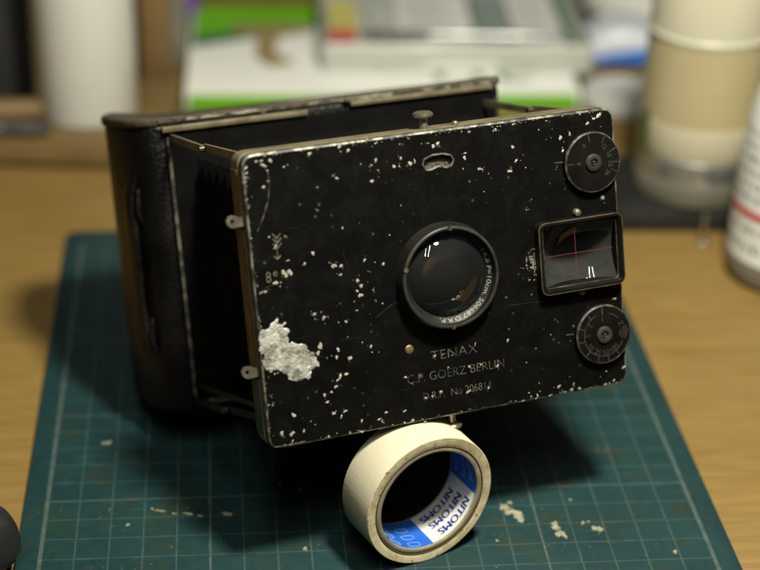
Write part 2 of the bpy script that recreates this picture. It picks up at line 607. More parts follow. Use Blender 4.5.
# the surface keeps world-aligned object coordinates for the grid, so its own origin is the grid's zero
ms = mo.build('mat_sheet', 'mat', t_mat)
ms.location = (-OM[0] * S, -OM[1] * S, -OM[2] * S)
rng = random.Random(5)
SMEARS = [(14.14,-1.1,0.186,0.226,20),(14.3,-1.32,0.248,0.225,-25),(14.46,-1.65,0.216,0.168,-30),(14.31,-0.84,0.078,0.113,0),(15.52,-2.03,0.092,0.167,20),(15.61,-2.55,0.152,0.249,0),(15.51,-2.24,0.122,0.139,20),(16.79,-2.36,0.137,0.194,30),(16.39,-2.02,0.092,0.056,40),(16.56,-1.98,0.061,0.045,50),(18.88,-3.66,0.09,0.082,-10),(1.67,3.27,0.147,0.119,0),(5.51,-0.95,0.169,0.1,-5),(4.32,-0.88,0.153,0.056,-8),(4.69,-1.01,0.092,0.056,0),(3.47,-0.68,0.154,0.05,-12),(3.9,-0.86,0.092,0.045,0),(3.22,-0.56,0.062,0.045,0),(7.81,0.23,0.094,0.126,20),(7.2,0.6,0.063,0.086,0),(7.81,-2.88,0.09,0.081,0),(13.61,-2.8,0.06,0.055,10),(2.52,-1.36,0.076,0.055,0),(16.22,-0.78,0.047,0.057,0)]

for i, (x, y, a, b, g) in enumerate(SMEARS):
    m = MB()
    blob(m, x, y, a * .9, b * .9, rad(g), .001, .03, rng, 14, .5)
    m.build('glue_smear', 'glue', t_mat, off=OM)

# ------------------------------------------------------------------ the folding camera
CHIPS = [(-4.5,3.72,0.041,0.041,0.0),(-4.39,3.76,0.036,0.036,0.0),(-4.87,3.94,0.061,0.061,0.0),(-5.08,3.84,0.102,0.046,-0.3),(-5.13,3.25,0.056,0.056,0.0),(-4.97,3.68,0.041,0.041,0.0),(-4.99,3.39,0.031,0.031,0.0),(-3.73,3.99,0.071,0.056,0.0),(-3.59,3.03,0.046,0.046,0.0),(-3.64,2.39,0.041,0.041,0.0),(-5.61,3.33,0.046,0.046,0.0),(-5.58,3.83,0.092,0.031,0.5),(-5.57,3.69,0.076,0.031,0.3),(-5.61,3.57,0.061,0.025,0.3),(-5.63,3.45,0.051,0.025,0.0),(-4.12,3.64,0.025,0.025,0.0),(-3.1,3.29,0.041,0.041,0.0),(-5.27,3.97,0.071,0.025,0.0),(-5.12,3.97,0.061,0.025,0.0),(-5.49,3.02,0.031,0.031,0.0),(-3.89,1.22,0.061,0.061,0.0),(-4.16,0.96,0.051,0.051,0.0),(-3.33,0.77,0.066,0.066,0.0),(-3.43,0.87,0.036,0.036,0.0),(-4.8,0.82,0.071,0.071,0.0),(-4.62,0.79,0.092,0.102,0.0),(-4.73,0.72,0.076,0.076,0.0),(-5.05,0.55,0.082,0.066,0.0),(-4.9,0.54,0.041,0.041,0.0),(-5.37,0.35,0.071,0.056,0.5),(-5.49,0.34,0.082,0.02,0.4),(-4.02,-0.51,0.056,0.056,0.0),(-3.81,-0.48,0.046,0.046,0.0),(-3.74,-0.65,0.066,0.066,0.0),(-4.0,-0.65,0.046,0.046,0.0),(-3.62,-0.64,0.031,0.031,0.0),(-4.1,-0.42,0.025,0.025,0.0),(-3.73,-0.83,0.031,0.031,0.0),(-4.93,0.43,0.031,0.031,0.0),(-4.95,1.56,0.071,0.071,0.0),(-5.11,1.85,0.041,0.041,0.0),(-4.65,1.81,0.041,0.041,0.0),(-4.64,1.12,0.071,0.015,0.2),(-3.93,-1.44,0.082,0.122,0.3),(-4.01,-1.63,0.082,0.082,0.0),(-3.76,-1.82,0.041,0.041,0.0),(-3.62,-1.78,0.031,0.031,0.0),(-3.41,-1.63,0.056,0.071,0.0),(-3.47,-1.84,0.061,0.061,0.0),(-3.12,-1.92,0.046,0.046,0.0),(-4.01,-0.51,0.056,0.056,0.0),(-3.75,-0.65,0.066,0.066,0.0),(-3.81,-0.49,0.041,0.041,0.0),(-4.0,-0.65,0.046,0.046,0.0),(-3.32,-0.86,0.031,0.031,0.0),(-3.1,-0.87,0.051,0.051,0.0),(-3.62,-0.65,0.025,0.025,0.0),(-3.42,-2.42,0.061,0.112,-0.5),(-3.51,-2.51,0.051,0.051,0.0),(-3.23,-2.38,0.092,0.046,0.4),(-3.65,-2.51,0.036,0.036,0.0),(-3.57,-2.69,0.092,0.041,0.4),(-3.72,-2.82,0.061,0.041,0.3),(-3.93,-2.87,0.066,0.061,0.0),(-3.87,-3.09,0.076,0.051,0.5),(-5.52,-2.61,0.041,0.041,0.0),(-5.47,-2.9,0.046,0.046,0.0),(-5.33,-2.01,0.046,0.046,0.0),(-5.52,-2.08,0.031,0.031,0.0),(-5.43,-1.92,0.051,0.051,0.0),(-5.23,-2.0,0.041,0.041,0.0),(-4.89,-3.29,0.066,0.087,0.5),(-5.29,-3.75,0.071,0.082,0.0),(-5.01,-3.83,0.082,0.061,0.0),(-4.95,-3.78,0.051,0.051,0.0),(-4.64,-3.8,0.046,0.066,0.0),(-4.41,-3.56,0.031,0.031,0.0),(-4.29,-3.68,0.041,0.041,0.0),(-5.55,-3.77,0.025,0.025,0.0),(-5.0,-4.03,0.031,0.061,-0.5),(-3.92,-4.1,0.051,0.051,0.0),(-3.67,-4.05,0.025,0.025,0.0),(-3.27,-4.12,0.031,0.051,0.0),(-3.71,-3.45,0.061,0.061,0.0),(-3.64,-3.4,0.041,0.041,0.0),(-3.36,-3.45,0.082,0.041,0.3),(-3.49,-3.58,0.036,0.076,-0.5),(-5.48,-2.89,0.046,0.046,0.0),(-5.52,-2.61,0.041,0.041,0.0),(-3.01,-4.1,0.041,0.041,0.0),(-2.6,3.94,0.056,0.066,0.0),(-2.82,3.93,0.031,0.031,0.0),(-2.85,4.07,0.061,0.061,0.0),(-2.26,3.51,0.031,0.031,0.0),(-1.81,3.57,0.056,0.056,0.0),(-1.95,3.44,0.041,0.041,0.0),(-1.76,3.27,0.046,0.046,0.0),(-2.01,3.29,0.02,0.02,0.0),(-1.98,2.99,0.092,0.041,0.0),(-3.0,3.21,0.066,0.036,0.0),(-3.1,3.29,0.031,0.031,0.0),(-1.06,3.52,0.051,0.051,0.0),(-1.12,3.58,0.031,0.031,0.0),(-1.28,3.32,0.051,0.066,0.0),(-1.12,3.3,0.046,0.046,0.0),(-0.79,3.34,0.076,0.087,0.0),(-0.65,3.39,0.025,0.092,0.0),(-1.17,2.19,0.041,0.041,0.0),(-1.06,3.92,0.031,0.031,0.0),(-1.78,4.03,0.046,0.046,0.0),(-1.88,3.95,0.031,0.031,0.0),(-1.49,3.48,0.02,0.02,0.0),(-2.35,4.14,0.046,0.046,0.0),(-2.01,4.17,0.046,0.046,0.0),(-1.76,3.08,0.025,0.025,0.0),(-2.96,1.8,0.046,0.046,0.0),(-2.45,1.87,0.025,0.025,0.0),(-2.06,1.51,0.036,0.025,0.0),(-1.58,1.4,0.031,0.031,0.0),(-2.36,0.91,0.025,0.025,0.0),(-2.39,0.8,0.061,0.036,0.7),(-2.09,0.69,0.025,0.025,0.0),(-1.84,0.61,0.082,0.046,0.7),(-3.31,0.77,0.087,0.071,0.0),(-3.43,0.88,0.046,0.046,0.0),(-3.1,0.74,0.082,0.046,0.0),(-3.14,0.49,0.061,0.036,0.0),(-2.78,0.28,0.025,0.025,0.0),(-2.65,0.25,0.056,0.082,0.3),(-2.56,0.08,0.076,0.056,0.0),(-2.35,0.16,0.031,0.031,0.0),(-2.21,-0.09,0.036,0.036,0.0),(-2.6,-0.18,0.087,0.071,0.0),(-2.69,-0.05,0.041,0.051,0.0),(-2.8,-0.33,0.031,0.031,0.0),(-2.15,-0.42,0.036,0.036,0.0),(-1.96,-0.53,0.031,0.031,0.0),(-2.26,0.45,0.046,0.02,0.0),(-2.81,-0.34,0.025,0.025,0.0),(-2.15,-0.42,0.031,0.031,0.0),(-1.96,-0.52,0.031,0.031,0.0),(-3.33,-0.86,0.036,0.036,0.0),(-3.09,-1.32,0.025,0.025,0.0),(-2.67,-1.55,0.031,0.031,0.0),(-2.42,-1.7,0.056,0.046,0.5),(-2.4,-1.88,0.031,0.031,0.0),(-2.2,-1.91,0.025,0.025,0.0),(-3.07,-1.94,0.076,0.066,0.0),(-2.75,-0.6,0.051,0.02,0.0),(-2.37,-0.76,0.025,0.025,0.0),(-2.13,-3.71,0.076,0.051,-0.3),(-1.56,-3.77,0.082,0.031,0.3),(-2.35,-3.87,0.071,0.031,0.3),(-2.28,-3.95,0.031,0.051,0.0),(-2.23,-4.0,0.025,0.025,0.0),(-2.89,-3.82,0.041,0.076,0.0),(-3.26,-4.12,0.025,0.046,0.0),(-2.92,-4.14,0.102,0.031,-0.3),(-1.59,-4.12,0.051,0.041,0.0),(-1.34,-4.09,0.082,0.041,0.0),(-2.39,-3.0,0.02,0.02,0.0),(-0.96,-4.2,0.061,0.02,0.0),(-0.05,3.74,0.071,0.061,0.0),(0.09,3.8,0.061,0.071,0.0),(0.14,3.71,0.046,0.046,0.0),(-0.2,3.84,0.041,0.031,0.0),(-0.4,3.85,0.031,0.02,0.0),(0.88,3.29,0.051,0.082,0.0),(0.91,3.42,0.061,0.02,0.0),(0.81,2.98,0.036,0.041,0.0),(1.31,2.91,0.076,0.056,0.0),(1.41,2.87,0.036,0.036,0.0),(1.08,4.01,0.056,0.031,0.0),(1.89,3.98,0.041,0.041,0.0),(1.59,2.74,0.031,0.031,0.0),(1.41,2.24,0.031,0.031,0.0),(1.9,3.97,0.056,0.056,0.0),(1.83,3.94,0.041,0.041,0.0),(2.4,3.41,0.051,0.066,0.0),(2.48,3.0,0.076,0.046,0.5),(2.26,2.72,0.102,0.051,0.0),(2.32,2.75,0.041,0.041,0.0),(2.77,2.76,0.031,0.031,0.0),(1.38,2.9,0.051,0.036,0.0),(3.26,3.8,0.036,0.036,0.0),(3.48,3.49,0.025,0.025,0.0),(3.52,4.03,0.051,0.02,0.0),(3.94,3.49,0.066,0.087,0.0),(4.04,3.35,0.036,0.036,0.0),(4.25,3.56,0.041,0.061,0.0),(3.99,3.1,0.056,0.061,0.0),(3.64,3.52,0.025,0.025,0.0),(3.69,3.77,0.02,0.02,0.0),(2.46,4.05,0.041,0.041,0.0),(2.86,4.07,0.041,0.025,0.0),(3.77,2.65,0.041,0.041,0.0),(-0.5,-2.31,0.051,0.051,0.0),(0.04,-2.38,0.046,0.046,0.0),(-0.25,-2.31,0.036,0.036,0.0),(0.79,-2.17,0.025,0.066,-0.3),(-1.45,-2.78,0.051,0.051,0.0),(-1.0,-2.82,0.046,0.046,0.0),(-0.11,-2.72,0.036,0.036,0.0),(0.55,-2.81,0.051,0.051,0.0),(0.92,-2.81,0.056,0.041,0.0),(-0.88,-3.5,0.056,0.056,0.0),(-0.67,-3.49,0.046,0.046,0.0),(-0.4,-3.4,0.056,0.056,0.0),(0.47,-3.55,0.143,0.036,0.4),(0.09,-3.54,0.036,0.036,0.0),(1.11,-3.55,0.031,0.061,0.0),(-1.27,-3.01,0.036,0.036,0.0),(1.83,-2.23,0.041,0.061,0.0),(2.38,-3.0,0.031,0.031,0.0),(3.23,-2.29,0.031,0.031,0.0),(3.49,-1.94,0.031,0.031,0.0),(3.47,-2.58,0.025,0.025,0.0),(2.75,-3.69,0.025,0.025,0.0),(2.46,-4.05,0.041,0.041,0.0),(2.4,-3.93,0.031,0.031,0.0),(2.67,-4.06,0.036,0.076,0.0),(2.76,-3.95,0.031,0.031,0.0),(3.39,-3.91,0.097,0.041,0.4),(3.88,-3.93,0.031,0.071,0.0),(3.8,-4.08,0.056,0.056,0.0),(4.05,-4.07,0.046,0.046,0.0),(3.76,-3.67,0.025,0.025,0.0),(3.6,-3.8,0.02,0.02,0.0),(1.45,-2.94,0.061,0.061,0.0),(2.19,-4.14,0.061,0.02,0.2),(2.62,-4.14,0.051,0.02,0.2),(3.08,-4.13,0.071,0.02,0.2),(3.42,-4.12,0.046,0.031,0.0),(3.58,-4.11,0.051,0.02,0.0),(5.59,-3.69,0.098,0.053,0.2),(5.67,-3.39,0.029,0.029,0.0),(4.99,-3.72,0.037,0.037,0.0),(4.79,-3.85,0.02,0.02,0.0),(4.07,-4.09,0.057,0.041,0.0),(3.88,-3.93,0.024,0.057,0.0),(3.83,-4.07,0.049,0.049,0.0),(3.76,-3.67,0.016,0.016,0.0),(4.94,-4.11,0.082,0.029,0.2),(5.23,-4.04,0.053,0.037,0.5),(5.11,-4.13,0.033,0.033,0.0),(3.86,-2.59,0.033,0.033,0.0),(4.09,-2.66,0.033,0.049,0.0),(4.01,-2.71,0.024,0.024,0.0),(2.7,1.54,0.037,0.037,0.0),(2.89,1.81,0.037,0.037,0.0),(5.2,1.56,0.067,0.08,0.0),(2.9,-0.4,0.043,0.043,0.0),(2.65,-0.55,0.037,0.037,0.0),(2.81,-0.57,0.037,0.037,0.0),(2.48,-0.17,0.024,0.024,0.0),(2.69,-0.99,0.037,0.037,0.0),(5.67,-1.66,0.049,0.049,0.0),(5.36,-1.19,0.031,0.031,0.0),(5.41,-1.54,0.061,0.037,0.0),(2.89,1.81,0.029,0.029,0.0),(2.71,1.52,0.037,0.037,0.0),(2.73,0.89,0.016,0.016,0.0),(2.4,-0.15,0.033,0.033,0.0),(5.19,3.97,0.11,0.067,0.3),(5.05,3.91,0.055,0.055,0.0),(4.84,3.8,0.092,0.055,0.2),(5.26,3.65,0.031,0.031,0.0),(4.24,3.56,0.037,0.067,0.0),(5.2,1.56,0.061,0.092,-0.3),(4.61,4.09,0.049,0.049,0.0),(5.26,4.01,0.061,0.061,0.0)]
PATCH = [(-5.1,-0.41),(-5.06,-0.52),(-5.14,-0.6),(-5.02,-0.65),(-4.88,-0.57),(-4.87,-0.65),(-4.98,-0.73),(-4.8,-0.79),(-4.77,-0.89),(-4.9,-1.0),(-4.83,-1.08),(-4.87,-1.23),(-4.74,-1.18),(-4.54,-1.28),(-4.31,-1.35),(-4.3,-1.48),(-4.23,-1.57),(-4.13,-1.58),(-4.11,-1.71),(-4.04,-1.75),(-4.08,-1.84),(-4.0,-1.91),(-4.01,-2.01),(-4.14,-2.01),(-4.25,-2.1),(-4.3,-2.29),(-4.38,-2.33),(-4.48,-2.26),(-4.56,-2.32),(-4.72,-2.32),(-4.84,-2.27),(-4.95,-2.26),(-4.97,-2.12),(-5.08,-2.0),(-5.22,-1.93),(-5.38,-1.9),(-5.53,-1.88),(-5.62,-1.76),(-5.65,-1.6),(-5.57,-1.49),(-5.55,-1.37),(-5.66,-1.37),(-5.71,-1.24),(-5.66,-1.12),(-5.69,-0.97),(-5.65,-0.77),(-5.56,-0.69),(-5.44,-0.73),(-5.36,-0.67),(-5.27,-0.56),(-5.19,-0.52)]
EDGE_PATCH = [(-5.56,-4.16),(-5.15,-4.17),(-5.07,-4.14),(-4.81,-4.17),(-4.75,-4.12),(-4.62,-4.2),(-4.62,-4.24),(-5.15,-4.22)]
ARC = [(-5.13,3.87),(-4.98,3.66),(-4.95,3.36),(-5.03,2.88),(-5.2,2.47),(-5.42,2.06)]
HALF = [(3.01,0.37),(2.82,0.36),(2.64,0.23),(2.54,0.03),(2.56,-0.19),(2.7,-0.34),(2.96,-0.43)]

CT = Vector((11.864, -1.321, 8.298))
CR = Matrix(((0.95867, -0.08055, 0.27287), (0.28451, 0.27452, -0.91853), (-0.00092, 0.95820, 0.28609)))
BASE = (-.2, -4.9, -10.1)
mw = CR.to_4x4()
mw.translation = (CT + CR @ Vector(BASE)) * S
CAM = thing('folding_camera', 'old black folding plate camera with chipped enamel front, opened and propped on the tape roll', 'camera', mtx=mw)
def cb(m, name, mat, parent=None, **k):
    return m.build(name, mat, parent or CAM, off=BASE, **k)

BF = -7.6        # front plane of the rear body
def slope_fn(a, b, c):
    d = max(0.0, -b - 7.8)
    k = .04 + .075 * min(1.0, max(0.0, (a + 6.4) / 2.2))
    return (a, c - (k * d if c > 0 else 0), b)
# --- rear body: plan outline (u, w) extruded along v
plan = [(5.5, BF), (5.55, BF - 1.4), (5.55, BF - 5.0)] + [(x, BF - 5.0) for x in (2.0, -2.0, -4.0, -5.0)]
for i in range(0, 17):
    a = -math.pi / 2 + math.pi * i / 16
    plan.append((-6.0 - 1.05 * math.cos(a) ** .8 if abs(math.cos(a)) > 1e-6 else -6.0, BF - 2.5 + 2.5 * math.sin(a)))
vfn = lambda a, b, c: (a, c, b)
m = MB(slope_fn); m.prism(plan, -4.9, 4.42, .14, 3, bot=.22)
body = cb(m, 'rear_body', 'leather')

m = MB(slope_fn)
pc = [(x * 1.004 - .02, z * 1.0) for x, z in plan]
m.prism(inset(pc if area2(pc) > 0 else pc[::-1], -.05), 4.36, 4.66, .1, 3)
cb(m, 'top_cover', 'leather_worn')
# worn front lip of the cover; its pale specks paint in edge highlights
m = MB()
pts = [(-6.05 + 11.5 * i / 60, 4.50 + .012 * math.sin(i * 1.7), BF + .04) for i in range(61)]
rl = random.Random(2)
m.tube(pts, [.035 + .03 * rl.random() for i in range(61)], 6)
cb(m, 'cover_lip', 'edge')
# flat black inner front, the black standing in for a shaded recess
m = MB(); m.box((-.2, -.3, BF + .06), (11.3, 8.9, .12), .05); cb(m, 'inner_front', 'flat_black')
# metal slides along the upper edge of the opening
m = MB(); m.box((-3.62, 4.27, BF + .14), (4.75, .17, .24), .03); cb(m, 'slide_rail', 'side')
m = MB(); m.box((2.74, 4.37, BF + .14), (5.0, .15, .24), .03); cb(m, 'slide_rail', 'side')
# vertical brass edging at the left and right of the opening
for u in (-5.82, 5.35):
    m = MB()
    m.bar((u, 4.0, BF + .12), (u, -4.5, BF + .12), .10, .12, up=(0, 0, 1))
    cb(m, 'opening_edging', 'edge2')
m = MB(); m.bar((-5.8, -4.55, BF + .14), (5.3, -4.55, BF + .14), .16, .16); cb(m, 'lower_rail', 'edge2')
for u, v in ((5.29, 4.54), (-2.7, 4.46), (.14, 4.52)):
    m = MB(); m.lathe([(.10, 0), (.10, .05), (.07, .09), (0, .10)], 16, (u, v, BF + .16)); cb(m, 'rivet', 'nickel')
# leather hand strap on the left end
m = MB()
prof = [(-6.72, 3.05, .05), (-6.86, 2.75, .10), (-6.98, 2.2, .13), (-7.02, 1.2, .11), (-7.03, 0, .11), (-7.02, -1.2, .11), (-6.98, -2.2, .13), (-6.86, -2.8, .10), (-6.72, -3.1, .05)]
ls = []
for u, v, th in prof:
    ww = .55 + .12 * math.sin(v * 1.9 + .6)
    ls.append(m.loop([(u + th, v, -8.75 + ww), (u - th * .3, v, -8.75 + ww * .95), (u - th, v, -8.75 + ww * .5), (u - th - .05 * math.sin(v * 2.1), v, -8.75 - ww * .5), (u - th * .5, v, -8.75 - ww), (u + th, v, -8.75 - ww)]))
for a, b in zip(ls, ls[1:]): m.bridge(a, b)
m.cap(ls[0], True); m.cap(ls[-1])
strap = cb(m, 'hand_strap', 'leather')
for v, s in ((1.9, 1), (-2.25, -1)):
    m = MB()
    m.tube([(-6.78, v + .55, -8.1), (-6.83, v + .25, -8.02), (-6.86, v, -8.0), (-6.83, v - .25, -8.02), (-6.76, v - .55, -8.1)], [.03, .07, .08, .07, .03], 8)
    cb(m, 'strap_loop', 'gloss', strap)

# --- bellows, pleated
m = MB()
ls = []
NP = 18
for i in range(NP + 1):
    s = i / NP
    w = BF + .1 + s * (6.5)
    ins = .20 * (i % 2)
    hw = 4.9 - .25 * s - ins; hh = 3.62 - .05 * s - ins * .9
    ls.append(m.loop([(x, y, w + (.0)) for x, y in rect(-.1, -.1, hw * 2, hh * 2, .5, 3)]))
for a, b in zip(ls, ls[1:]): m.bridge(a, b)
cb(m, 'bellows', 'bellows', ang=20)

# --- folding struts
def strut(a, b, name='strut', mat='side'):
    m = MB()
    A = Vector(a); B = Vector(b)
    mid = A.lerp(B, .5) + Vector((0, -.06, 0))
    m.bar(A, mid, .09, .22, up=(0, 1, 0)); m.bar(mid + Vector((.1, .02, -.1)), B + Vector((.1, 0, 0)), .09, .22, up=(0, 1, 0))
    o = cb(m, name, mat, smooth=False)
    m = MB(); m.lathe([(.11, -.1), (.11, .18), (.06, .2)], 14, tuple(mid + Vector((0, 0, -.05))), 'x'); cb(m, 'pivot', 'hub', o)
strut((-5.72, 4.0, BF + .2), (-5.5, 4.02, -1.0))
strut((4.9, 3.85, BF + .2), (5.2, 3.95, -1.0))
strut((-5.9, -4.4, BF + .2), (-5.6, -3.5, -1.0), mat='black2')  # lower struts are coloured black in place of the shade on them
strut((4.9, -4.4, BF + .2), (5.2, -3.5, -1.0), mat='black2')
m = MB(); m.bar((-5.75, -3.9, BF + .2), (-5.55, -3.15, -1.0), .12, .16, up=(0, 1, 0)); cb(m, 'strut_brace', 'black2', smooth=False)  # black colour puts the shade on the brace too

# --- front board
PW, PH = 11.38, 8.36
outer = rect(0, 0, PW, PH, .38, 7)
inner = inset(outer, .055)
bean = rnd_poly([(-.42, 3.24), (-.36, 3.40), (-.10, 3.49), (.22, 3.49), (.46, 3.42), (.54, 3.26), (.44, 3.10), (.28, 3.08), (.06, 3.15), (-.16, 3.08), (-.32, 3.07)], .06, 3)
fhole = rect(4.27, .03, 2.42, 1.80, .12, 4)
lhole = circ(.02, 0, 1.22, 40)
m = MB()
idx = m.plate(inner, [fhole[::-1], bean[::-1], lhole[::-1]], 0.0)
def well(poly, depth, z0=0.0):
    a = m.loop([(x, y, z0) for x, y in poly]); b = m.loop([(x, y, z0 - depth) for x, y in poly])
    m.bridge(a, b); m.cap(b)
well(fhole, .95); well(lhole, .97)
board = cb(m, 'front_board', 'black')
m = MB()
a = m.loop([(x, y, 0) for x, y in inner]); b = m.loop([(x, y, -.02) for x, y in inset(outer, .014)]); c = m.loop([(x, y, -.06) for x, y in outer])
m.bridge(a, b); m.bridge(b, c)
cb(m, 'worn_edge', 'edge', board)
m = MB()
a = m.loop([(x, y, -.06) for x, y in outer]); b = m.loop([(x, y, -.30) for x, y in outer])
m.bridge(a, b)
cb(m, 'painted_edge', 'edge2', board)
m = MB()
o2 = inset(outer, .03); o3 = inset(outer, -.02)
ls = [m.loop([(x, y, z) for x, y in p]) for p, z in ((outer, -.30), (o2, -.32), (o2, -.36), (o3, -.37), (o3, -.98), (o2, -1.02))]
for a, b in zip(ls, ls[1:]): m.bridge(a, b)
m.cap(ls[-1], True)
cb(m, 'board_frame', 'side', board)
# stained wooden cheeks let into the short sides of the board
for s, lo, hi in ((-1, -2.05, 3.75), (1, -3.6, 3.6)):
    m = MB(); m.box((s * (PW / 2 + .035), (lo + hi) / 2, -.66), (.08, hi - lo, .58), .02); cb(m, 'side_cheek', 'side_wood', board)
m = MB(); m.box((-(PW / 2 + .03), -2.95, -.66), (.07, 1.7, .58), .02); cb(m, 'side_cheek', 'mat_edge', board)

# chips in the enamel
rng = random.Random(11)
m = MB(); m_dull = MB()
for (u, v, a, b, g) in CHIPS:
    small = max(a, b) < .05
    k = rng.uniform(.46, .66) if small else rng.uniform(.68, .82)
    blob(m_dull if (small and rng.random() < .5) else m, u, v, a * k, b * k, g, .0005, .004, rng, 10, .38)
    if max(a, b) > .035:
        for q in range(rng.choice((0, 0, 1, 2))):
            t = rng.uniform(0, 6.28); d = rng.uniform(1.1, 2.0)
            r = rng.uniform(.008, .02)
            blob(m_dull, u + a * d * math.cos(t), v + b * d * math.sin(t), r, r * rng.uniform(.6, 1.3), t, .0005, .003, rng, 7, .3)
for i in range(70):           # worn dots along the upper edge
    u = rng.uniform(-5.4, 5.4); v = PH / 2 - .06 - abs(rng.gauss(0, .035))
    r = rng.uniform(.006, .02)
    blob(m if i % 2 else m_dull, u, v, r * 1.5, r * .7, 0, .0005, .003, rng, 8, .4)
for i in range(40):            # and the lower edge
    u = rng.uniform(-5.3, 5.5); v = -PH / 2 + .06 + abs(rng.gauss(0, .03))
    r = rng.uniform(.006, .022)
    blob(m if i % 3 == 0 else m_dull, u, v, r * 1.6, r * .6, 0, .0005, .003, rng, 8, .4)
for i in range(60):            # left edge
    v = rng.uniform(-3.8, 3.9); u = -PW / 2 + .06 + abs(rng.gauss(0, .03))
    r = rng.uniform(.006, .022)
    blob(m if i % 3 == 0 else m_dull, u, v, r * .6, r * 1.6, 0, .0005, .003, rng, 8, .4)
tag(cb(m, 'enamel_chips', 'patch', board, ang=80), kind='stuff')
tag(cb(m_dull, 'dull_chips', 'dull', board, ang=80), kind='stuff')

def ragged(poly, seed, amp, sub=4):
    r = random.Random(seed); out = []
    N = len(poly)
    for i in range(N):
        a = Vector(poly[i]); b = Vector(poly[(i + 1) % N])
        for k in range(sub):
            p = a.lerp(b, k / sub)
            out.append((p.x + r.uniform(-amp, amp), p.y + r.uniform(-amp, amp)))
    return out
def flat_patch(poly, name, mat, seed, amp, h=.006):
    p = ragged(poly, seed, amp)
    m = MB()
    tr = tessellate_polygon([[Vector((x, y, 0)) for x, y in p]])
    b = m.loop([(x, y, h) for x, y in p]); a = m.loop([(x, y, .0005) for x, y in p])
    m.bridge(a, b)
    for t in tr: m.f.append(tuple(b[k] for k in t))
    return cb(m, name, mat, board, ang=60)
def crinkle(poly, name, seed, step, hmax):
    p = ragged(poly, seed, .02, 3)
    r = random.Random(seed)
    V = [Vector(q) for q in p]; N = len(V)
    xs = [q[0] for q in p]; ys = [q[1] for q in p]
    def inside(x, y):
        c = False
        for i in range(N):
            x1, y1 = p[i - 1]; x2, y2 = p[i]
            if (y1 > y) != (y2 > y) and x < (x2 - x1) * (y - y1) / (y2 - y1) + x1: c = not c
        return c
    y = min(ys)
    while y < max(ys):
        x = min(xs)
        while x < max(xs):
            X, Y = x + r.uniform(-.45, .45) * step, y + r.uniform(-.45, .45) * step
            if inside(X, Y): V.append(Vector((X, Y)))
            x += step
        y += step
    res = delaunay_2d_cdt(V, [(i, (i + 1) % N) for i in range(N)], [list(range(N))], 1, 1e-5)
    m = MB()
    for q in res[0]:
        edge = min((q - v).length for v in V[:N]) < 1e-4
        m.add((q.x, q.y, .003 if edge else r.uniform(.006, hmax) + .008 * mnoise.noise((q.x * 5, q.y * 5, 3.0))))
    for f in res[2]: m.f.append(tuple(f))
    o = cb(m, name, 'alloy', board, smooth=False)
    return o
o = crinkle(PATCH, 'bare_metal_patch', 3, .05, .020)
o['label'] = 'large flaked patch of bare pale metal at the left of the front board'
flat_patch([(x, max(y + .03, -4.105)) for x, y in EDGE_PATCH], 'bare_metal_patch', 'patch', 4, .01, .005)
# half disc mark beside the finder: an abraded ring with a paler centre
m = MB()
r2 = random.Random(9)
for i in range(46):
    t = rad(r2.uniform(92, 268)); k = r2.choice((1, 1, .95, .6, .45))
    blob(m, 2.98 + .40 * k * math.cos(t), -.03 + .42 * k * math.sin(t), r2.uniform(.012, .03), r2.uniform(.012, .045), t, .0005, .003, r2, 8, .4)
for i in range(26):
    blob(m, 2.84 + r2.gauss(0, .05), -.03 + r2.gauss(0, .14), r2.uniform(.02, .045), r2.uniform(.02, .06), 0, .0005, .003, r2, 8, .4)
tag(cb(m, 'rubbed_mark', 'edge', board, ang=80), kind='stuff')
# hair scratches
for pts, r in ((ARC, .014), ([(-5.5, .36), (-5.3, .47), (-5.05, .53)], .008), ([(-3.0, 1.13), (-2.97, .9), (-2.92, .72)], .006),
               ([(-2.2, -.9), (-1.7, -.6), (-1.45, -.55)], .005), ([(1.9, -1.2), (3.2, -1.25)], .004)):
    m = MB()
    P = []
    for i in range(len(pts) - 1):
        for k in range(6):
            a = Vector(pts[i]).lerp(Vector(pts[i + 1]), k / 6); P.append((a.x, a.y, .0))
    P.append((*pts[-1], 0))
    m.tube(P, [max(.002, r * (.6 + .4 * math.sin(i * 1.3))) for i in range(len(P))], 5)
    cb(m, 'scratch', 'dim_fill' if r < .01 else 'engrave', board)

# engraved lettering
def engrave(name, txt, x0, x1, y0, h, mat='engrave', off=-.020, z=.003):
    v, f = fit_text(txt, x0, x1, y0, h, off)
    m = MB(); add_text(m, v, f, lambda x, y: (x, y, z))
    return cb(m, name, mat, board, smooth=False)
engrave('engraved_lettering', 'TENAX', -.62, .84, -2.43, .27)
engrave('engraved_lettering', 'C.P. GOERZ BERLIN', -1.40, 1.66, -3.0, .25)
engrave('engraved_lettering', 'D.R.P.  No 206814', -.95, 1.20, -3.575, .225)
engrave('engraved_lettering', '8', -5.31, -5.17, .59, .30, off=-.008)
engrave('engraved_lettering', 'e', -5.09, -4.97, .73, .15, off=-.004)
m = MB()
def stroke(a, b, r=.016): m.tube([(*a, .0), (*b, .0)], r, 6)
stroke((-4.90, 1.80), (-4.93, 1.20), .012)
for k in range(3):
    y = 1.88 - k * .14
    stroke((-4.90, y - .10), (-5.02, y + .05)); stroke((-4.90, y - .10), (-4.77, y + .04))
stroke((-4.93, 1.20), (-5.03, 1.30)); stroke((-4.93, 1.20), (-4.83, 1.29))
cb(m, 'engraved_arrow', 'engrave', board)

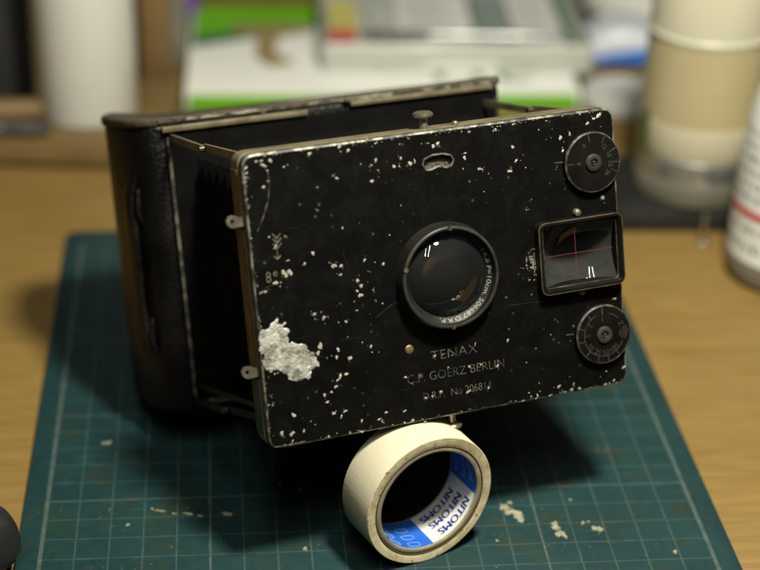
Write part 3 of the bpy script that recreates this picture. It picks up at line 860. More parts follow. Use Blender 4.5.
# bean shaped window: lip, tinted floor
m = MB()
m.tube([(x, y, .0) for x, y in bean], .028, 6, True)
win = cb(m, 'level_window', 'edge', board)
m = MB()
a = m.loop([(x, y, -.0) for x, y in bean]); b = m.loop([(x, y, -.16) for x, y in bean]); m.bridge(a, b); m.cap(b)
cb(m, 'window_floor', 'dark_grey', board)
m = MB()
for (x, y, r) in ((-.26, 3.32, .07), (-.2, 3.26, .05), (.36, 3.2, .05), (.30, 3.4, .04), (-.05, 3.2, .05), (.1, 3.22, .06)):
    blob(m, x, y, r, r * .7, 0, -.158, .03, rng, 9, .4)
cb(m, 'window_residue', 'brass', board)

# --- lens
LX = .02
lens = MB(); lens.lathe([(1.56, 0), (1.53, .06), (1.50, .38), (1.47, .44), (1.44, .46), (1.40, .455), (1.385, .42), (1.38, .30), (1.37, .27), (1.21, .15), (1.19, .12), (1.19, -.94)], 96, (LX, 0, 0))
lens.f = [f for f in lens.f if len(f) == 4]
lens = cb(lens, 'lens_mount', 'mount', ang=25)
m = MB()
m.lathe([(1.485, .43), (1.47, .456), (1.44, .472), (1.40, .468), (1.385, .44)], 96, (LX, 0, 0)); m.f = [f for f in m.f if len(f) == 4]
cb(m, 'rim_ring', 'rim', lens)
for a, big in ((88, 0), (163, 1), (268, 0)):
    m = MB(); A = rad(a)
    d = Vector((math.cos(A), math.sin(A), 0)); e = Vector((-math.sin(A), math.cos(A), 0))
    c = Vector((LX, 0, .475)) + d * 1.435
    m.bar(c - e * .055, c + e * .055, .13, .02, up=(0, 0, 1))
    cb(m, 'rim_notch', 'nickel' if big else 'edge2', lens, smooth=False)
def dome(r, sag, z, n=56, k=110):
    R = (r * r + sag * sag) / (2 * abs(sag)); out = []
    for i in range(k + 1):
        rr = r * (1 - i / k)
        out.append((max(rr, 1e-5), z + math.copysign(math.sqrt(R * R - rr * rr) - (R - abs(sag)), sag)))
    return out
m = MB()
front = dome(1.19, .42, .13)
back = dome(1.19, -.30, -.02)
m.lathe(front[::-1] + back, 288, (LX, 0, 0))
m.f = [f for f in m.f if len(f) <= 4]
cb(m, 'front_element', 'glass', lens, ang=60)
m = MB(); m.lathe([(1.18, -.85), (.42, -.85), (.40, -.88)], 48, (LX, 0, 0)); m.f = [f for f in m.f if len(f) <= 4]
cb(m, 'iris_blades', 'flat_black', lens)
m = MB(); m.lathe(dome(.7, .12, -.80), 40, (LX, 0, 0)); m.f = [f for f in m.f if len(f) <= 4]
m.lathe([(.7, -.80), (.0001, -.84)], 40, (LX, 0, 0)); m.f = [f for f in m.f if len(f) <= 4]
cb(m, 'rear_element', 'glass', lens, ang=60)
# name ring: letters run clockwise, tops outward
v, f = fit_text('1:6,8 F=10cm. 506687 D.R.P.', 0, 1, 0, .105, .004)
m = MB()
def ringtxt(x, y):
    A = rad(30 - x * 136); r = 1.235 + y
    w = .15 + (r - 1.21) / .16 * .12 + .006
    return (LX + r * math.cos(A), r * math.sin(A), w)
add_text(m, v, f, ringtxt)
cb(m, 'lens_lettering', 'white_fill', lens, smooth=False)

# --- dials
def dial(c, kind):
    cx, cy = c
    m = MB(); m.lathe([(.90, .0), (.90, .15), (.87, .19), (.80, .20), (.0001, .20)], 72, (cx, cy, 0)); m.f = [f for f in m.f if len(f) <= 4]
    d = cb(m, 'setting_dial', 'black2', ang=30)
    n = 72
    m = MB(); m.lathe([(.905, .13), (.905, .16), (.878, .196), (.86, .204), (.855, .198)], n, (cx, cy, 0)); m.f = [f for f in m.f if len(f) <= 4]
    cb(m, 'dial_rim', 'edge2', d)
    m = MB(); m.lathe([(.26, .20), (.25, .26), (.20, .285), (.13, .28), (.10, .22), (.0001, .21)], 32, (cx, cy, 0)); m.f = [f for f in m.f if len(f) <= 4]
    hub = cb(m, 'hub', 'hub', d)
    m = MB(); m.lathe([(.075, .22), (.07, .27), (.045, .30), (.0001, .31)], 20, (cx, cy, 0)); m.f = [f for f in m.f if len(f) <= 4]
    cb(m, 'centre_screw', 'steel', d)
    m = MB()
    if kind == 2:
        # graduated inner circle and ticks
        for a in range(0, 360, 6):
            if 70 < a < 110 or a > 330 or a < 40: continue
            A, B = rad(a), rad(a + 6)
            m.bar((cx + .655 * math.cos(A), cy + .655 * math.sin(A), .201), (cx + .655 * math.cos(B), cy + .655 * math.sin(B), .201), .022, .004)
        for a in (128, 160, 190, 222, 252, 278, 305):
            A = rad(a)
            m.bar((cx + .665 * math.cos(A), cy + .665 * math.sin(A), .202), (cx + .84 * math.cos(A), cy + .84 * math.sin(A), .202), .024, .004)
        A = rad(92); m.bar((cx + .60 * math.cos(A), cy + .60 * math.sin(A), .202), (cx + .86 * math.cos(A), cy + .86 * math.sin(A), .202), .03, .004)
    else:
        for a in (178, 98, 60, 25, -5, -25):
            A = rad(a)
            m.bar((cx + .62 * math.cos(A), cy + .62 * math.sin(A), .202), (cx + .84 * math.cos(A), cy + .84 * math.sin(A), .202), .022, .004)
    cb(m, 'dial_ticks', 'dim_fill', d, smooth=False)
    labs = (('1', 92, .46), ('2', 142, .54), ('5', 175, .53), ('10', 212, .53), ('25', 243, .53), ('50', 272, .53), ('100', 302, .53), ('D', -4, .56), ('Z', 24, .62)) if kind == 2 else (('6', 178, .50), ('9', 118, .60), ('12', 50, .60), ('18', 20, .58), ('25', -10, .60), ('36', -38, .60))
    for tx, a, r in labs:
        v, f = text_mesh(tx, .22 if kind == 2 else .19, -.005)
        w = max(p[0] for p in v)
        A = rad(a)
        m = MB()
        up = Vector((-math.cos(A), -math.sin(A))) if kind == 2 else Vector((math.cos(A), math.sin(A)))
        rt = Vector((up.y, -up.x))
        add_text(m, v, f, lambda x, y: (cx + r * math.cos(A) + rt.x * (x - w / 2) + up.x * (y - .09), cy + r * math.sin(A) + rt.y * (x - w / 2) + up.y * (y - .09), .203))
        cb(m, 'numeral', 'dim_fill', d, smooth=False)
    return d
d1 = dial((4.85, 2.665), 1)
d2 = dial((4.885, -2.52), 2)
cb(MB().prism(rnd_poly([(5.38, -2.48), (5.62, -2.28), (5.72, -2.5), (5.60, -2.78), (5.42, -2.70)], .06, 3), .2, .2035), 'rust_stain', 'rust', d2, smooth=False)
for a, b in (((3.70, 2.78), (3.96, 2.77)), ((3.72, -2.38), (3.98, -2.40))):
    m = MB(); m.bar((*a, .003), (*b, .003), .024, .006); cb(m, 'index_line', 'engrave', board, smooth=False)

# --- finder
fo = rect(4.27, .04, 2.76, 2.16, .27, 7)
fi = rect(4.27, .03, 2.40, 1.78, .12, 7)
m = MB()
rings = [(fo, 0.0), (fo, .28), (inset(fo, .04), .33), (inset(fo, .10), .33), (fi, .20), (fi, -.1)]
ls = [m.loop([(x, y, z) for x, y in p]) for p, z in rings]
for a, b in zip(ls, ls[1:]): m.bridge(a, b)
finder = cb(m, 'finder_frame', 'black2', ang=25)
m = MB(); m.tube([(x, y, .312) for x, y in inset(fo, .02)], .017, 6, True); cb(m, 'worn_finder_edge', 'finder_wire', finder)
m = MB(); m.tube([(x, y, .20) for x, y in fi], .018, 5, True); cb(m, 'glass_bead', 'edge2', finder)
# concave finder glass
m = MB()
NX, NY = 36, 28
def fz(x, y): return .12 - .80 + (x * x + y * y) / (2 * 1.3)
top = []; bot = []
for j in range(NY + 1):
    rt = []; rb = []
    for i in range(NX + 1):
        x = -1.19 + 2.38 * i / NX; y = -.88 + 1.76 * j / NY
        rt.append(m.add((4.27 + x, .03 + y, min(fz(x, y), .19)))); rb.append(m.add((4.27 + x, .03 + y, -.82)))
    top.append(rt); bot.append(rb)
for j in range(NY):
    for i in range(NX):
        m.f.append((top[j][i], top[j][i + 1], top[j + 1][i + 1], top[j + 1][i]))
        m.f.append((bot[j][i], bot[j + 1][i], bot[j + 1][i + 1], bot[j][i + 1]))
for i in range(NX):
    m.f.append((top[0][i], bot[0][i], bot[0][i + 1], top[0][i + 1])); m.f.append((top[NY][i], top[NY][i + 1], bot[NY][i + 1], bot[NY][i]))
for j in range(NY):
    m.f.append((top[j][0], top[j + 1][0], bot[j + 1][0], bot[j][0])); m.f.append((top[j][NX], bot[j][NX], bot[j + 1][NX], top[j + 1][NX]))
cb(m, 'finder_glass', 'glass_f', finder, ang=50)
m = MB(); m.bar((3.13, .085, .2), (5.32, .085, .2), .018, .006); cb(m, 'red_crosshair', 'red', finder, smooth=False)
m = MB(); m.bar((4.10, .74, .205), (4.115, -.76, .205), .015, .006); cb(m, 'red_crosshair', 'red', finder, smooth=False)

# --- screws, knobs, lugs
def screw(u, v, r, h, mat, ball=False):
    m = MB(); m.lathe([(r, 0), (r * .98, h * .5), (r * .8, h * .85), (r * .4, h), (.0001, h * 1.03)], 24, (u, v, 0)); m.f = [f for f in m.f if len(f) <= 4]
    return cb(m, 'screw', mat)
screw(4.30, 1.24, .12, .16, 'nickel')
screw(4.33, -1.16, .10, .05, 'brass')
screw(-1.27, -1.98, .13, .04, 'brass')
for s, u, w in ((1, -.10, -.50), (-1, .06, -.45)):
    m = MB()
    pr = [(.13, .0), (.13, .10), (.115, .16), (.115, .30), (.15, .33), (.27, .36), (.295, .40), (.285, .47), (.22, .51), (.0001, .52)]
    m.lathe([(r, s * (PH / 2 + z)) for r, z in pr], 32, (u, 0, w), 'y'); m.f = [f for f in m.f if len(f) <= 4]
    cb(m, 'release_knob', 'nickel')
m = MB(); m.lathe([(.10, PH / 2), (.10, PH / 2 + .08), (.06, PH / 2 + .13), (.0001, PH / 2 + .14)], 20, (.86, 0, -.45), 'y'); m.f = [f for f in m.f if len(f) <= 4]
cb(m, 'stop_pin', 'brass')
for v in (2.36, -1.92):
    m = MB()
    p = [(-5.66, v - .15), (-5.66, v + .10), (-5.80, v + .10), (-5.92, v + .16), (-6.03, v + .18), (-6.14, v + .15), (-6.20, v + .05), (-6.18, v - .07), (-6.10, v - .15), (-6.0, v - .17), (-5.9, v - .15)]
    hole = circ(-6.04, v + .02, .062, 14)
    zt, zb = -.24, -.36
    it = m.plate(p[::-1] if area2(p) < 0 else p, [hole[::-1]], zt)
    ib = m.plate(p[::-1] if area2(p) < 0 else p, [hole[::-1]], zb)
    for a, b in zip(it, ib): m.bridge(a, b)
    cb(m, 'hinge_lug', 'nickel', smooth=False)

# ------------------------------------------------------------------ roll of tape
TA = .4276
TR, TI, TW = 2.104, 1.615, 1.5
TAPE = thing('tape_roll', 'small roll of cream masking tape with blue and white printed core, propping up the camera', 'tape roll',
             (11.409, -3.640, 0), TA)
tf = lambda x, y, z: (x, y, z)
m = MB(); m.lathe([(1.80, .0), (TR - .02, .0), (TR, .02), (TR, TW - .02), (TR - .02, TW), (1.80, TW)], 96, (0, 0, TR), 'y')
m.f = [f for f in m.f if len(f) == 4]
m2 = MB(); m2.lathe([(TR - .004, .012), (TR, .02), (TR, TW - .02), (TR - .004, TW - .012)], 96, (0, 0, TR), 'y'); m2.f = [f for f in m2.f if len(f) == 4]
m2.build('paper_tape', 'tape', TAPE)
m = MB(); m.lathe([(TR - .004, .012), (TR - .02, -.004), (TR - .12, .0), (1.86, .006), (1.815, .02), (1.80, .05)], 120, (0, 0, TR), 'y'); m.f = [f for f in m.f if len(f) == 4]
m.build('front_edge', 'tape_edge', TAPE)
m = MB(); m.lathe([(TR - .004, TW - .012), (TR - .02, TW), (1.80, TW)], 96, (0, 0, TR), 'y'); m.f = [f for f in m.f if len(f) == 4]
m.build('rear_edge', 'tape_edge', TAPE)
m = MB(); m.lathe([(1.80, .05), (1.785, .03), (1.76, .012), (1.66, .010), (1.635, .02), (1.625, .05), (1.625, TW), (1.80, TW)], 120, (0, 0, TR), 'y'); m.f = [f for f in m.f if len(f) == 4]
core = m.build('core_ring', 'core', TAPE)
m = MB(); m.tube([(1.802 * math.cos(rad(a)), .022, TR + 1.802 * math.sin(rad(a))) for a in range(0, 360, 4)], .026, 6, True); m.build('joint_ring', 'groove', TAPE)  # dark ring lying in the joint between tape and core
def sector(r, a0, a1, y0, y1, name, mat, parent, wav=0.0):
    m = MB(); n = max(6, int(abs(a1 - a0) / 2.5))
    A = []; B = []
    for i in range(n + 1):
        a = rad(a0 + (a1 - a0) * i / n)
        yy = y0 + wav * math.sin(i * 1.9) * math.sin(i * .7)
        A.append(m.add((r * math.cos(a), yy, TR + r * math.sin(a)))); B.append(m.add((r * math.cos(a), y1, TR + r * math.sin(a))))
    m.bridge(A, B, False)
    return m.build(name, mat, parent)
sector(1.620, 0, 360, .05, TW - .01, 'core_lining', 'core', core)
liner = sector(1.616, -152, 52, .075, TW - .06, 'printed_liner', 'blue', core, .008)
sector(1.613, -10, -82, .075, TW - .06, 'white_panel', 'label_white', core, .008)
def on_core(txt, a_start, length, ybase, h, mat, name, off=.01, r=1.609):
    v, f = fit_text(txt, 0, length, 0, h, 0.0)
    m = MB()
    for q in ((0, .010, .020, .030) if off > 0 else (0,)):          # overprint for a bold weight
        rr = r - q * .02
        add_text(m, v, f, lambda x, y: (rr * math.cos(rad(a_start) - (x + q) / rr), ybase - y, TR + rr * math.sin(rad(a_start) - (x + q) / rr)))
    m.build(name, mat, core, smooth=False)
for k, yb in enumerate((.46, .86, 1.26)):
    on_core('NITOMS', -20 - k * 3, 1.36, yb, .26, 'navy', 'printed_word', .0035)
for k, yb in enumerate((.46, .86, 1.26)):
    on_core('NITOMS', 42 - k * 2, 1.2, yb, .22, 'label_ltblue', 'printed_word', -.005)
for k, yb in enumerate((.24, .62, 1.0)):
    for aa in (-92, -118):
        m = MB(); P = []
        for i in range(28):
            t = 2 * math.pi * i / 28
            x = .20 * max(-1, min(1, 1.25 * math.cos(t))); y = .11 * math.sin(t)
            a = rad(aa) - (x + .3) / 1.612
            P.append((1.612 * math.cos(a), yb + y, TR + 1.612 * math.sin(a)))
        m.tube(P, .011, 5, True)
        m.build('printed_loop', 'label_ltblue', core)

# ------------------------------------------------------------------ background, left
m = MB(); m.prism(rect(0, 0, 20, 7.5, .1), 0, .85, .06)
led = thing('wooden_board', 'thin wooden board lying at the back left under the white container', 'board', (-6.6, 30.2, .02), rad(-7))
m.build('plank', 'ledge_wood', led)
m = MB(); m.box((0, -3.5, .9), (19.6, .3, .1), .03); m.build('front_lip', 'ledge_wood', led)

wc = thing('white_container', 'tall plain white cylindrical container standing at the back left', 'container', (-.40, 29.75, .87))
m = MB(); m.lathe([(1.9, 0), (2.15, .05), (2.27, .25), (2.27, 15), (2.2, 15.6), (1.7, 16.3), (1.3, 16.6), (1.3, 17)], 64); m.build('container_body', 'white_plastic', wc)
m = MB(); m.lathe([(1.45, 16.7), (1.45, 18.2), (1.35, 18.4), (.0001, 18.4)], 48); m.f = [f for f in m.f if len(f) <= 4]; m.build('container_cap', 'white_plastic', wc)

bag = thing('black_pouch', 'black soft pouch standing upright at the far back left', 'pouch', (-6.3, 32.9, .87), rad(6))
m = MB()
ls = []
for i in range(13):
    z = 12 * i / 12
    k = 1 + .06 * math.sin(z * 1.1)
    ls.append(m.loop([(x * k, y * (1 + .2 * math.sin(z * .5)), z) for x, y in rect(0, 0, 7.4, 3.2 - .14 * z, .9, 5)]))
for a, b in zip(ls, ls[1:]): m.bridge(a, b)
m.cap(ls[0], True); m.cap(ls[-1])
m.build('pouch_body', 'black_cloth', bag)
m = MB(); m.prism(rect(0, -.2, 7.7, 3.4, 1.0, 5), 8.8, 12.3, .3); m.build('pouch_flap', 'black_cloth', bag)

st = thing('wooden_stick', 'short pale wooden stick lying before the black pouch', 'stick', (-5.0, 28.6, .87), rad(4))
m = MB(); m.tube([(-4.5, 0, .55), (-2, .05, .55), (2.3, 0, .55), (2.9, 0, .5)], [.5, .55, .5, .3], 14); m.build('stick_shaft', 'tan_wood', st)
m = MB(); m.tube([(-4.9, 0, .55), (-4.4, 0, .55)], .6, 14); m.build('stick_ferrule', 'grey_plastic', st)
gp = thing('grey_pliers', 'dark grey pliers lying on the front of the wooden board', 'pliers', (-5.4, 27.3, .97), rad(-6))
for s in (-1, 1):
    m = MB(); m.tube([(-4, s * .5, .3), (-1.5, s * .55, .3), (1.0, s * .2, .3), (1.8, 0, .3)], [.28, .3, .26, .22], 12); m.build('handle', 'dark_grey', gp)
    m = MB(); m.tube([(1.7, s * .08, .3), (2.6, s * .22, .3), (3.6, s * .1, .3)], [.22, .24, .1], 10); m.build('jaw', 'dark_grey', gp)
m = MB(); m.lathe([(.3, .1), (.3, .55), (.2, .6)], 18, (1.8, 0, 0)); m.build('pivot', 'dark_grey', gp)

po = thing('wooden_post', 'brown upright wooden post between the white container and green box', 'post', (2.45, 36.2, -.2), rad(8))
m = MB(); m.box((0, 0, 7), (1.5, 2.0, 14), .12); m.build('post_shaft', 'tan_wood', po)
m = MB(); m.box((0, 0, .2), (1.9, 2.6, .4), .08); m.build('post_foot', 'tan_wood', po)
dk = thing('dark_gap_form', 'narrow dark olive form added as the dark gap beside the wooden post', 'bottle', (3.45, 38.6, -.2))  # added shape; its dark colour stands in for the shaded gap
m = MB(); m.lathe([(.5, 0), (.6, .1), (.6, 7), (.4, 8.2), (.38, 9.6), (.0001, 9.6)], 32); m.f = [f for f in m.f if len(f) <= 4 or True]; m.build('bottle_body', 'bottle_clear', dk)
m = MB(); m.lathe([(.45, 9.2), (.45, 10.2), (.0001, 10.2)], 24); m.build('bottle_cap', 'black_plastic', dk)
pu = thing('purple_packet', 'small purple packet behind the green and white box', 'packet', (3.75, 44.3, -.2), rad(10))
m = MB()
ls = []
for i in range(9):
    z = 3.2 * i / 8; th = .1 + .5 * math.sin(math.pi * i / 8)
    ls.append(m.loop([(x, y, z) for x, y in rect(0, 0, 1.8, th * 2, th * .9, 4)]))
for a, b in zip(ls, ls[1:]): m.bridge(a, b)
m.cap(ls[0], True); m.cap(ls[-1]); m.build('packet_body', 'purple', pu)
m = MB(); m.box((0, 0, 3.3), (1.8, .12, .3), .03); m.build('packet_seal', 'purple', pu)

# ------------------------------------------------------------------ background, middle
bx = thing('green_white_box', 'flat white and green printed carton under the clear case at the back', 'carton', (13.5, 38.4, -.2), rad(-1.4))
# local frame: x -9.4..9.4, y -6.3..6.3
m = MB(); m.box((0, 0, .5), (18.8, 12.6, 1.0), .06); m.build('carton_body', 'card_white', bx)
m = MB(); m.box((0, -6.31, .46), (18.5, .03, .78), .01); m.build('green_front_band', 'card_green', bx)
def sheet(poly, z, name, mat, parent, t=.006):
    MB().prism(poly, z, z + t).build(name, mat, parent, smooth=False)
sheet([(-9.25, 1.4), (-7, 2.2), (-3, 3.6), (1, 4.2), (9, 4.5), (9, 6.2), (-9.25, 6.2)], 1.001, 'green_panel', 'card_green', bx)
sheet([(-9.25, -.2), (-7, .8), (-3, 2.6), (1, 3.5), (9, 3.9), (9, 4.5), (1, 4.2), (-3, 3.6), (-7, 2.2), (-9.25, 1.4)], 1.001, 'dark_green_swoosh', 'card_dgreen', bx)
sheet(rnd_poly([(-7.4, 3.3), (-3.2, 3.3), (-3.3, 1.9), (-4.9, 1.4), (-5.1, -1.0), (-4.0, -2.6), (-5.4, -3.0), (-6.1, -1.6), (-6.0, 1.3), (-7.2, 2.0)], .35, 4), 1.009, 'brown_picture', 'brown_print', bx)
for i, (x, w, h) in enumerate(((2.2, 1.3, 1.6), (4.1, 1.1, 1.9))):
    sheet(rnd_poly([(x, -4.6 + h), (x + .45, -4.6), (x + .75, -4.6), (x + w, -4.6 + h), (x + w - .4, -4.6 + h), (x + .6, -4.0), (x + .4, -4.6 + h)], .05, 2), 1.001, 'green_letter', 'card_dgreen', bx)
m = MB()
for p in (((5.9, -4.9), (5.9, -3.0)), ((5.9, -4.85), (7.2, -4.85)), ((5.9, -3.9), (6.9, -3.9)), ((5.9, -3.05), (7.1, -3.05))):
    m.bar((*p[0], 1.004), (*p[1], 1.004), .36, .006)
m.build('green_letter', 'card_dgreen', bx, smooth=False)
sheet(rect(-.6, 5.0, .9, .7, .3), 1.012, 'white_spot', 'card_white', bx)

cs = thing('clear_case', 'clear plastic case holding labels and small parts, lying on the white and green carton', 'plastic case', (17.35, 39.5, .805), rad(-2.5))
# local: x -6.6..6.6, y -5.2..5.2, height 1.5
m = MB(); m.prism(rect(0, 0, 13.2, 10.4, .4, 4), 0, .70, .08); m.build('case_tray', 'grey_plastic', cs)
m = MB()
P = rect(0, 0, 13.3, 10.5, .4, 5)
ls = [m.loop([(x, y, z) for x, y in q]) for q, z in ((P, .74), (P, 1.30), (inset(P, .06), 1.42), (inset(P, .18), 1.5), (inset(P, .20), 1.44), (inset(P, .10), 1.3), (inset(P, .08), .74))]
for a, b in zip(ls, ls[1:]): m.bridge(a, b)
m.bridge(ls[-1], ls[0])
m.build('lid_frame', 'grey_plastic', cs)
m = MB(); m.prism(inset(P, .2), 1.44, 1.485, 0); m.build('lid_pane', 'clear', cs, smooth=False)
sheet(rect(-5.6, -3.5, 1.4, 1.7), .76, 'red_card', 'red_print', cs, .6)
sheet(rect(-5.5, -.4, 1.4, 4.2), .76, 'yellow_card', 'yellow', cs, .6)
sheet(rect(-3.4, -.6, 1.6, 6), .76, 'grey_insert', 'grey_plastic', cs, .42)
sheet(rect(-.9, -.2, 3.6, 7.0), .76, 'white_card', 'card_white', cs, .5)
sheet(rect(1.35, -.2, .35, 7.0), .76, 'green_strip', 'teal_grey', cs, .5)
sheet(rect(2.2, -.2, 1.2, 7.0), .76, 'grey_insert', 'teal_grey', cs, .40)
sheet(rect(4.2, -.2, 2.4, 7.0), .76, 'white_card', 'card_white', cs, .48)
sheet(rect(5.75, -.2, .5, 7.4), .76, 'green_strip', 'card_dgreen', cs, .48)
m = MB()
for i in range(12):
    y = -3.3 + i * .5
    m.bar((-2.4, y, 1.266), (.4 - .5 * (i % 3), y, 1.266), .14, .004)
    m.bar((3.2, y, 1.246), (5.2 - .4 * (i % 2), y, 1.246), .14, .004)
m.build('printed_lines', 'text_grey', cs, smooth=False)
m = MB(); m.box((.2, -5.22, .45), (3.4, .03, .34), .01); m.build('front_sticker', 'card_white', cs)
for x in (-3.6, 3.6):
    m = MB(); m.box((x, -5.27, .72), (1.0, .12, .5), .04); m.build('case_latch', 'grey_plastic', cs)

sr = thing('lid_glint_rod', 'bright steel scriber with a dark end, added as the shiny edge of the case lid', 'rod', (17.35, 34.75, 2.31), rad(-2.5))  # added rod; pale shaft and dark end imitate the glint of the lid
m = MB(); m.tube([(-1.5, 0, .3), (0, 0, .3), (3, -.05, .3), (4.6, -.1, .3), (5.3, -.12, .3)], [.18, .21, .21, .2, .05], 16); m.build('shaft', 'satin', sr)
m = MB(); m.tube([(-5.0, .1, .3), (-4.6, .1, .3), (-1.6, .02, .3)], [.15, .22, .22], 14); m.build('grip', 'dark_grey', sr)

# ------------------------------------------------------------------ background, right
pc_ = thing('blue_white_pouch', 'pale film pouch with a bright blue corner behind the camera at right', 'pouch', (26.0, 38.6, -.2), rad(-6))
m = MB()
ls = []
for i in range(11):
    s = i / 10
    x = -2.4 + 5.2 * s; th = .15 + 1.0 * math.sin(math.pi * min(1, max(0, .05 + .9 * s))) ** .7
    ls.append(m.loop([(x, y, th + z) for y, z in rect(0, 0, 3.4, th * 2, th * .8, 4)]))
for a, b in zip(ls, ls[1:]): m.bridge(a, b)
m.cap(ls[0], True); m.cap(ls[-1]); pb = m.build('pouch_body', 'pouch', pc_)
m = MB()
ls = []
for i in range(9):
    s = i / 8
    x = -1.5 + 4.1 * s; h = .2 + .75 * s
    ls.append(m.loop([(x, -1.76 - .02 * math.sin(3 * s), .55), (x, -1.80, .55 + h), (x, -1.70, .60 + h)]))
for a, b in zip(ls, ls[1:]): m.bridge(a, b, False)
m.build('blue_corner', 'pouch_blue', pc_)
ld = thing('pale_lid', 'pale round plastic lid lying on the wood behind the camera corner', 'lid', (24.9, 32.4, -.2))
m = MB(); m.lathe([(1.8, 0), (1.95, .1), (1.95, .75), (1.85, .9), (1.6, .92), (1.5, .8), (.0001, .78)], 48); m.f = [f for f in m.f if len(f) <= 4 or True]; m.build('lid_shell', 'lid', ld)
m = MB(); m.lathe([(1.98, .3), (2.02, .35), (2.02, .5), (1.98, .55)], 48); m.f = [f for f in m.f if len(f) == 4]; m.build('lid_rib', 'lid', ld)
wr = thing('white_tape_roll', 'white roll with a black core at the top right edge', 'roll', (28.6, 45.6, -.2))
m = MB(); m.lathe([(1.5, 0), (3.2, 0), (3.3, .1), (3.3, 2.0), (3.2, 2.1), (1.5, 2.1)], 56, close=True); m.build('roll_body', 'card_white', wr)
m = MB(); m.lathe([(1.2, 0), (1.5, 0), (1.5, 2.15), (1.2, 2.15)], 48, close=True); m.build('roll_core', 'black_plastic', wr)
m = MB(); m.lathe([(3.35, .0), (3.5, .0), (3.5, .9), (3.35, .9)], 56, close=True); m.build('roll_band', 'black_plastic', wr)

bb = thing('black_box', 'low black plastic box under the jar at right', 'box', (25.6, 21.2, -.2), rad(-3))
m = MB(); m.box((0, 0, .48), (7.2, 5.6, .96), .15); m.build('box_body', 'black_plastic', bb)
m = MB(); m.box((0, 0, 1.0), (7.0, 5.4, .1), .04); m.build('box_lid', 'black_plastic', bb)
jr = thing('upturned_jar', 'cream jar of tan grease upturned on its knurled steel lid', 'jar', (25.45, 20.9, .86))
jr.scale = (1.06, 1.06, 1.03)
m = MB(); m.lathe([(2.25, 0), (2.4, .04), (2.42, .12), (2.42, .9), (2.38, 1.0)], 64); m.build('steel_lid', 'knurl', jr)
for i in range(56):
    a = 2 * math.pi * i / 56
    if i == 0:
        m = MB(); m.box((2.43, 0, .5), (.10, .13, .74), .03); k0 = m.build('lid_rib', 'knurl', jr); k0.rotation_euler.z = a
    elif -2.9 < (a if a < math.pi else a - 2 * math.pi) < .4:
        k = k0.copy(); col.objects.link(k); k.rotation_euler.z = a
m = MB(); m.lathe([(2.34, 1.0), (2.36, 1.05), (2.36, 1.85), (2.3, 1.9)], 64); m.build('smooth_collar', 'satin', jr)
m = MB(); m.lathe([(2.32, 1.9), (2.38, 2.0), (2.38, 3.3)], 64); m.build('cream_label', 'cream', jr)
m = MB(); m.lathe([(2.36, 3.3), (2.36, 5.6), (2.34, 6.6)], 64); m.build('tan_contents', 'grease', jr)
m = MB(); m.lathe([(2.34, 6.6), (2.40, 6.7), (2.40, 6.85), (2.32, 6.95)], 64); m.build('bead_ring', 'cream_top', jr)
m = MB(); m.lathe([(2.32, 6.95), (2.30, 9.6), (2.0, 10.4), (.0001, 10.5)], 64); m.build('jar_base', 'cream_top', jr)
m = MB(); m.lathe([(2.40, 1.7), (2.40, 3.6)], 10, a0=rad(186), a1=rad(200)); m.build('green_sticker', 'green_tint', jr)
hk = thing('steel_pin', 'small bright steel pin standing before the black box', 'pin', (25.15, 17.55, -.2))
m = MB(); m.lathe([(.22, 0), (.22, .1), (.13, .16), (.11, 1.0), (.16, 1.05), (.12, 1.2), (.0001, 1.22)], 20); m.build('pin_shaft', 'steel', hk)
m = MB(); m.lathe([(.28, .0), (.28, .06), (.2, .08)], 20); m.build('pin_foot', 'steel', hk)

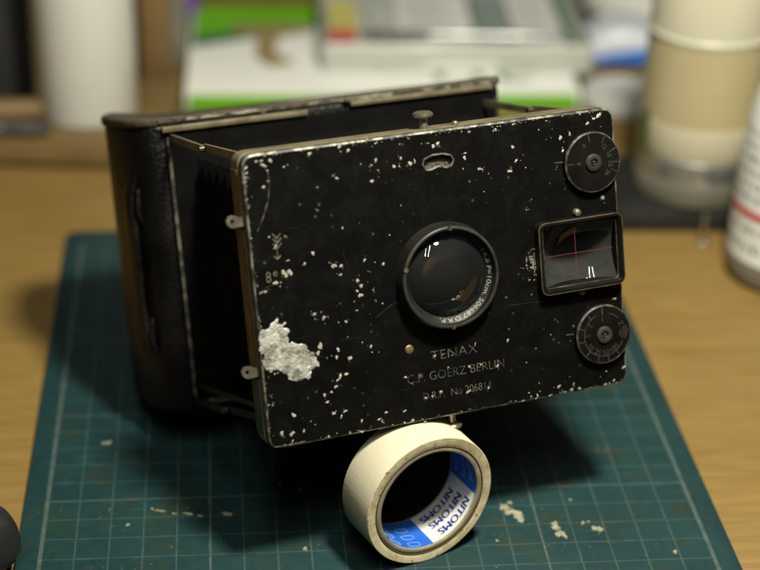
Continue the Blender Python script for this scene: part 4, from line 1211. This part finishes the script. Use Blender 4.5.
bo = thing('white_bottle', 'white labelled bottle with a red stripe cut off by the right edge', 'bottle', (28.0, 14.7, -.2))
m = MB(); m.lathe([(2.2, 0), (2.5, .08), (2.66, .35), (2.68, .9), (2.66, 1.15)], 64); m.build('bottle_base', 'bottle_clear', bo)
m = MB(); m.lathe([(2.66, 1.15), (2.64, 1.3), (2.62, 3.0), (2.52, 5.0), (2.3, 7.0), (1.9, 8.4), (1.2, 9.3), (1.0, 9.6), (1.0, 10.2)], 64); m.build('bottle_body', 'white_plastic', bo)
m = MB(); m.lathe([(1.2, 10.0), (1.2, 11.4), (.0001, 11.5)], 40); m.build('bottle_cap', 'white_plastic', bo)
def bprof(z):
    P = [(1.15, 2.66), (1.3, 2.64), (3.0, 2.62), (5.0, 2.52), (7.0, 2.3)]
    for (a, ra), (b, rb) in zip(P, P[1:]):
        if a <= z <= b: return ra + (rb - ra) * (z - a) / (b - a)
    return 2.3
def band(z0, z1, a0, a1, name, mat, slope=0.0, d=.012):
    m = MB(); n = max(3, int(abs(a1 - a0) / 4)); A = []; B = []
    for i in range(n + 1):
        a = rad(a0 + (a1 - a0) * i / n); dz = slope * i / n
        A.append(m.add(((bprof(z0 + dz) + d) * math.cos(a), (bprof(z0 + dz) + d) * math.sin(a), z0 + dz)))
        B.append(m.add(((bprof(z1 + dz) + d) * math.cos(a), (bprof(z1 + dz) + d) * math.sin(a), z1 + dz)))
    m.bridge(A, B, False)
    return m.build(name, mat, bo)
band(2.95, 3.25, 160, 290, 'red_stripe', 'red_print')
rb = random.Random(21)
for z0, h in ((1.55, .45), (2.35, .28), (3.65, .25), (4.15, .25), (4.65, .25), (5.15, .25), (5.65, .22), (6.15, .22)):
    a = 170 + rb.uniform(0, 12)
    while a < 285:
        w = rb.uniform(2, 6)
        band(z0, z0 + h * rb.uniform(.7, 1), a, a + w, 'printed_mark', 'text_grey')
        a += w + rb.uniform(1.5, 5)

# ------------------------------------------------------------------ near left: end of a tool handle
th = thing('tool_handle', 'dark grey rounded handle end poking in at the lower left corner', 'tool handle', (-1.66, -3.30, -.2), rad(40))
m = MB(); m.lathe([(.0001, 1.15), (.45, 1.10), (.80, .92), (1.0, .60), (1.08, .1), (1.08, -2.5), (.95, -3.2), (.95, -4.5), (1.05, -5.2), (1.05, -7.5), (.7, -8.2), (.0001, -8.3)], 40, (0, 0, 1.10), 'x')
m.build('grip', 'tool_grey', th)
m = MB(); m.lathe([(1.0, -2.7), (1.06, -2.75), (1.06, -3.0), (1.0, -3.05)], 40, (0, 0, 1.10), 'x'); m.build('grip_ring', 'black_plastic', th)
m = MB(); m.lathe([(.3, -8.2), (.3, -14), (.0001, -14.2)], 16, (0, 0, 1.10), 'x'); m.build('blade', 'steel', th)
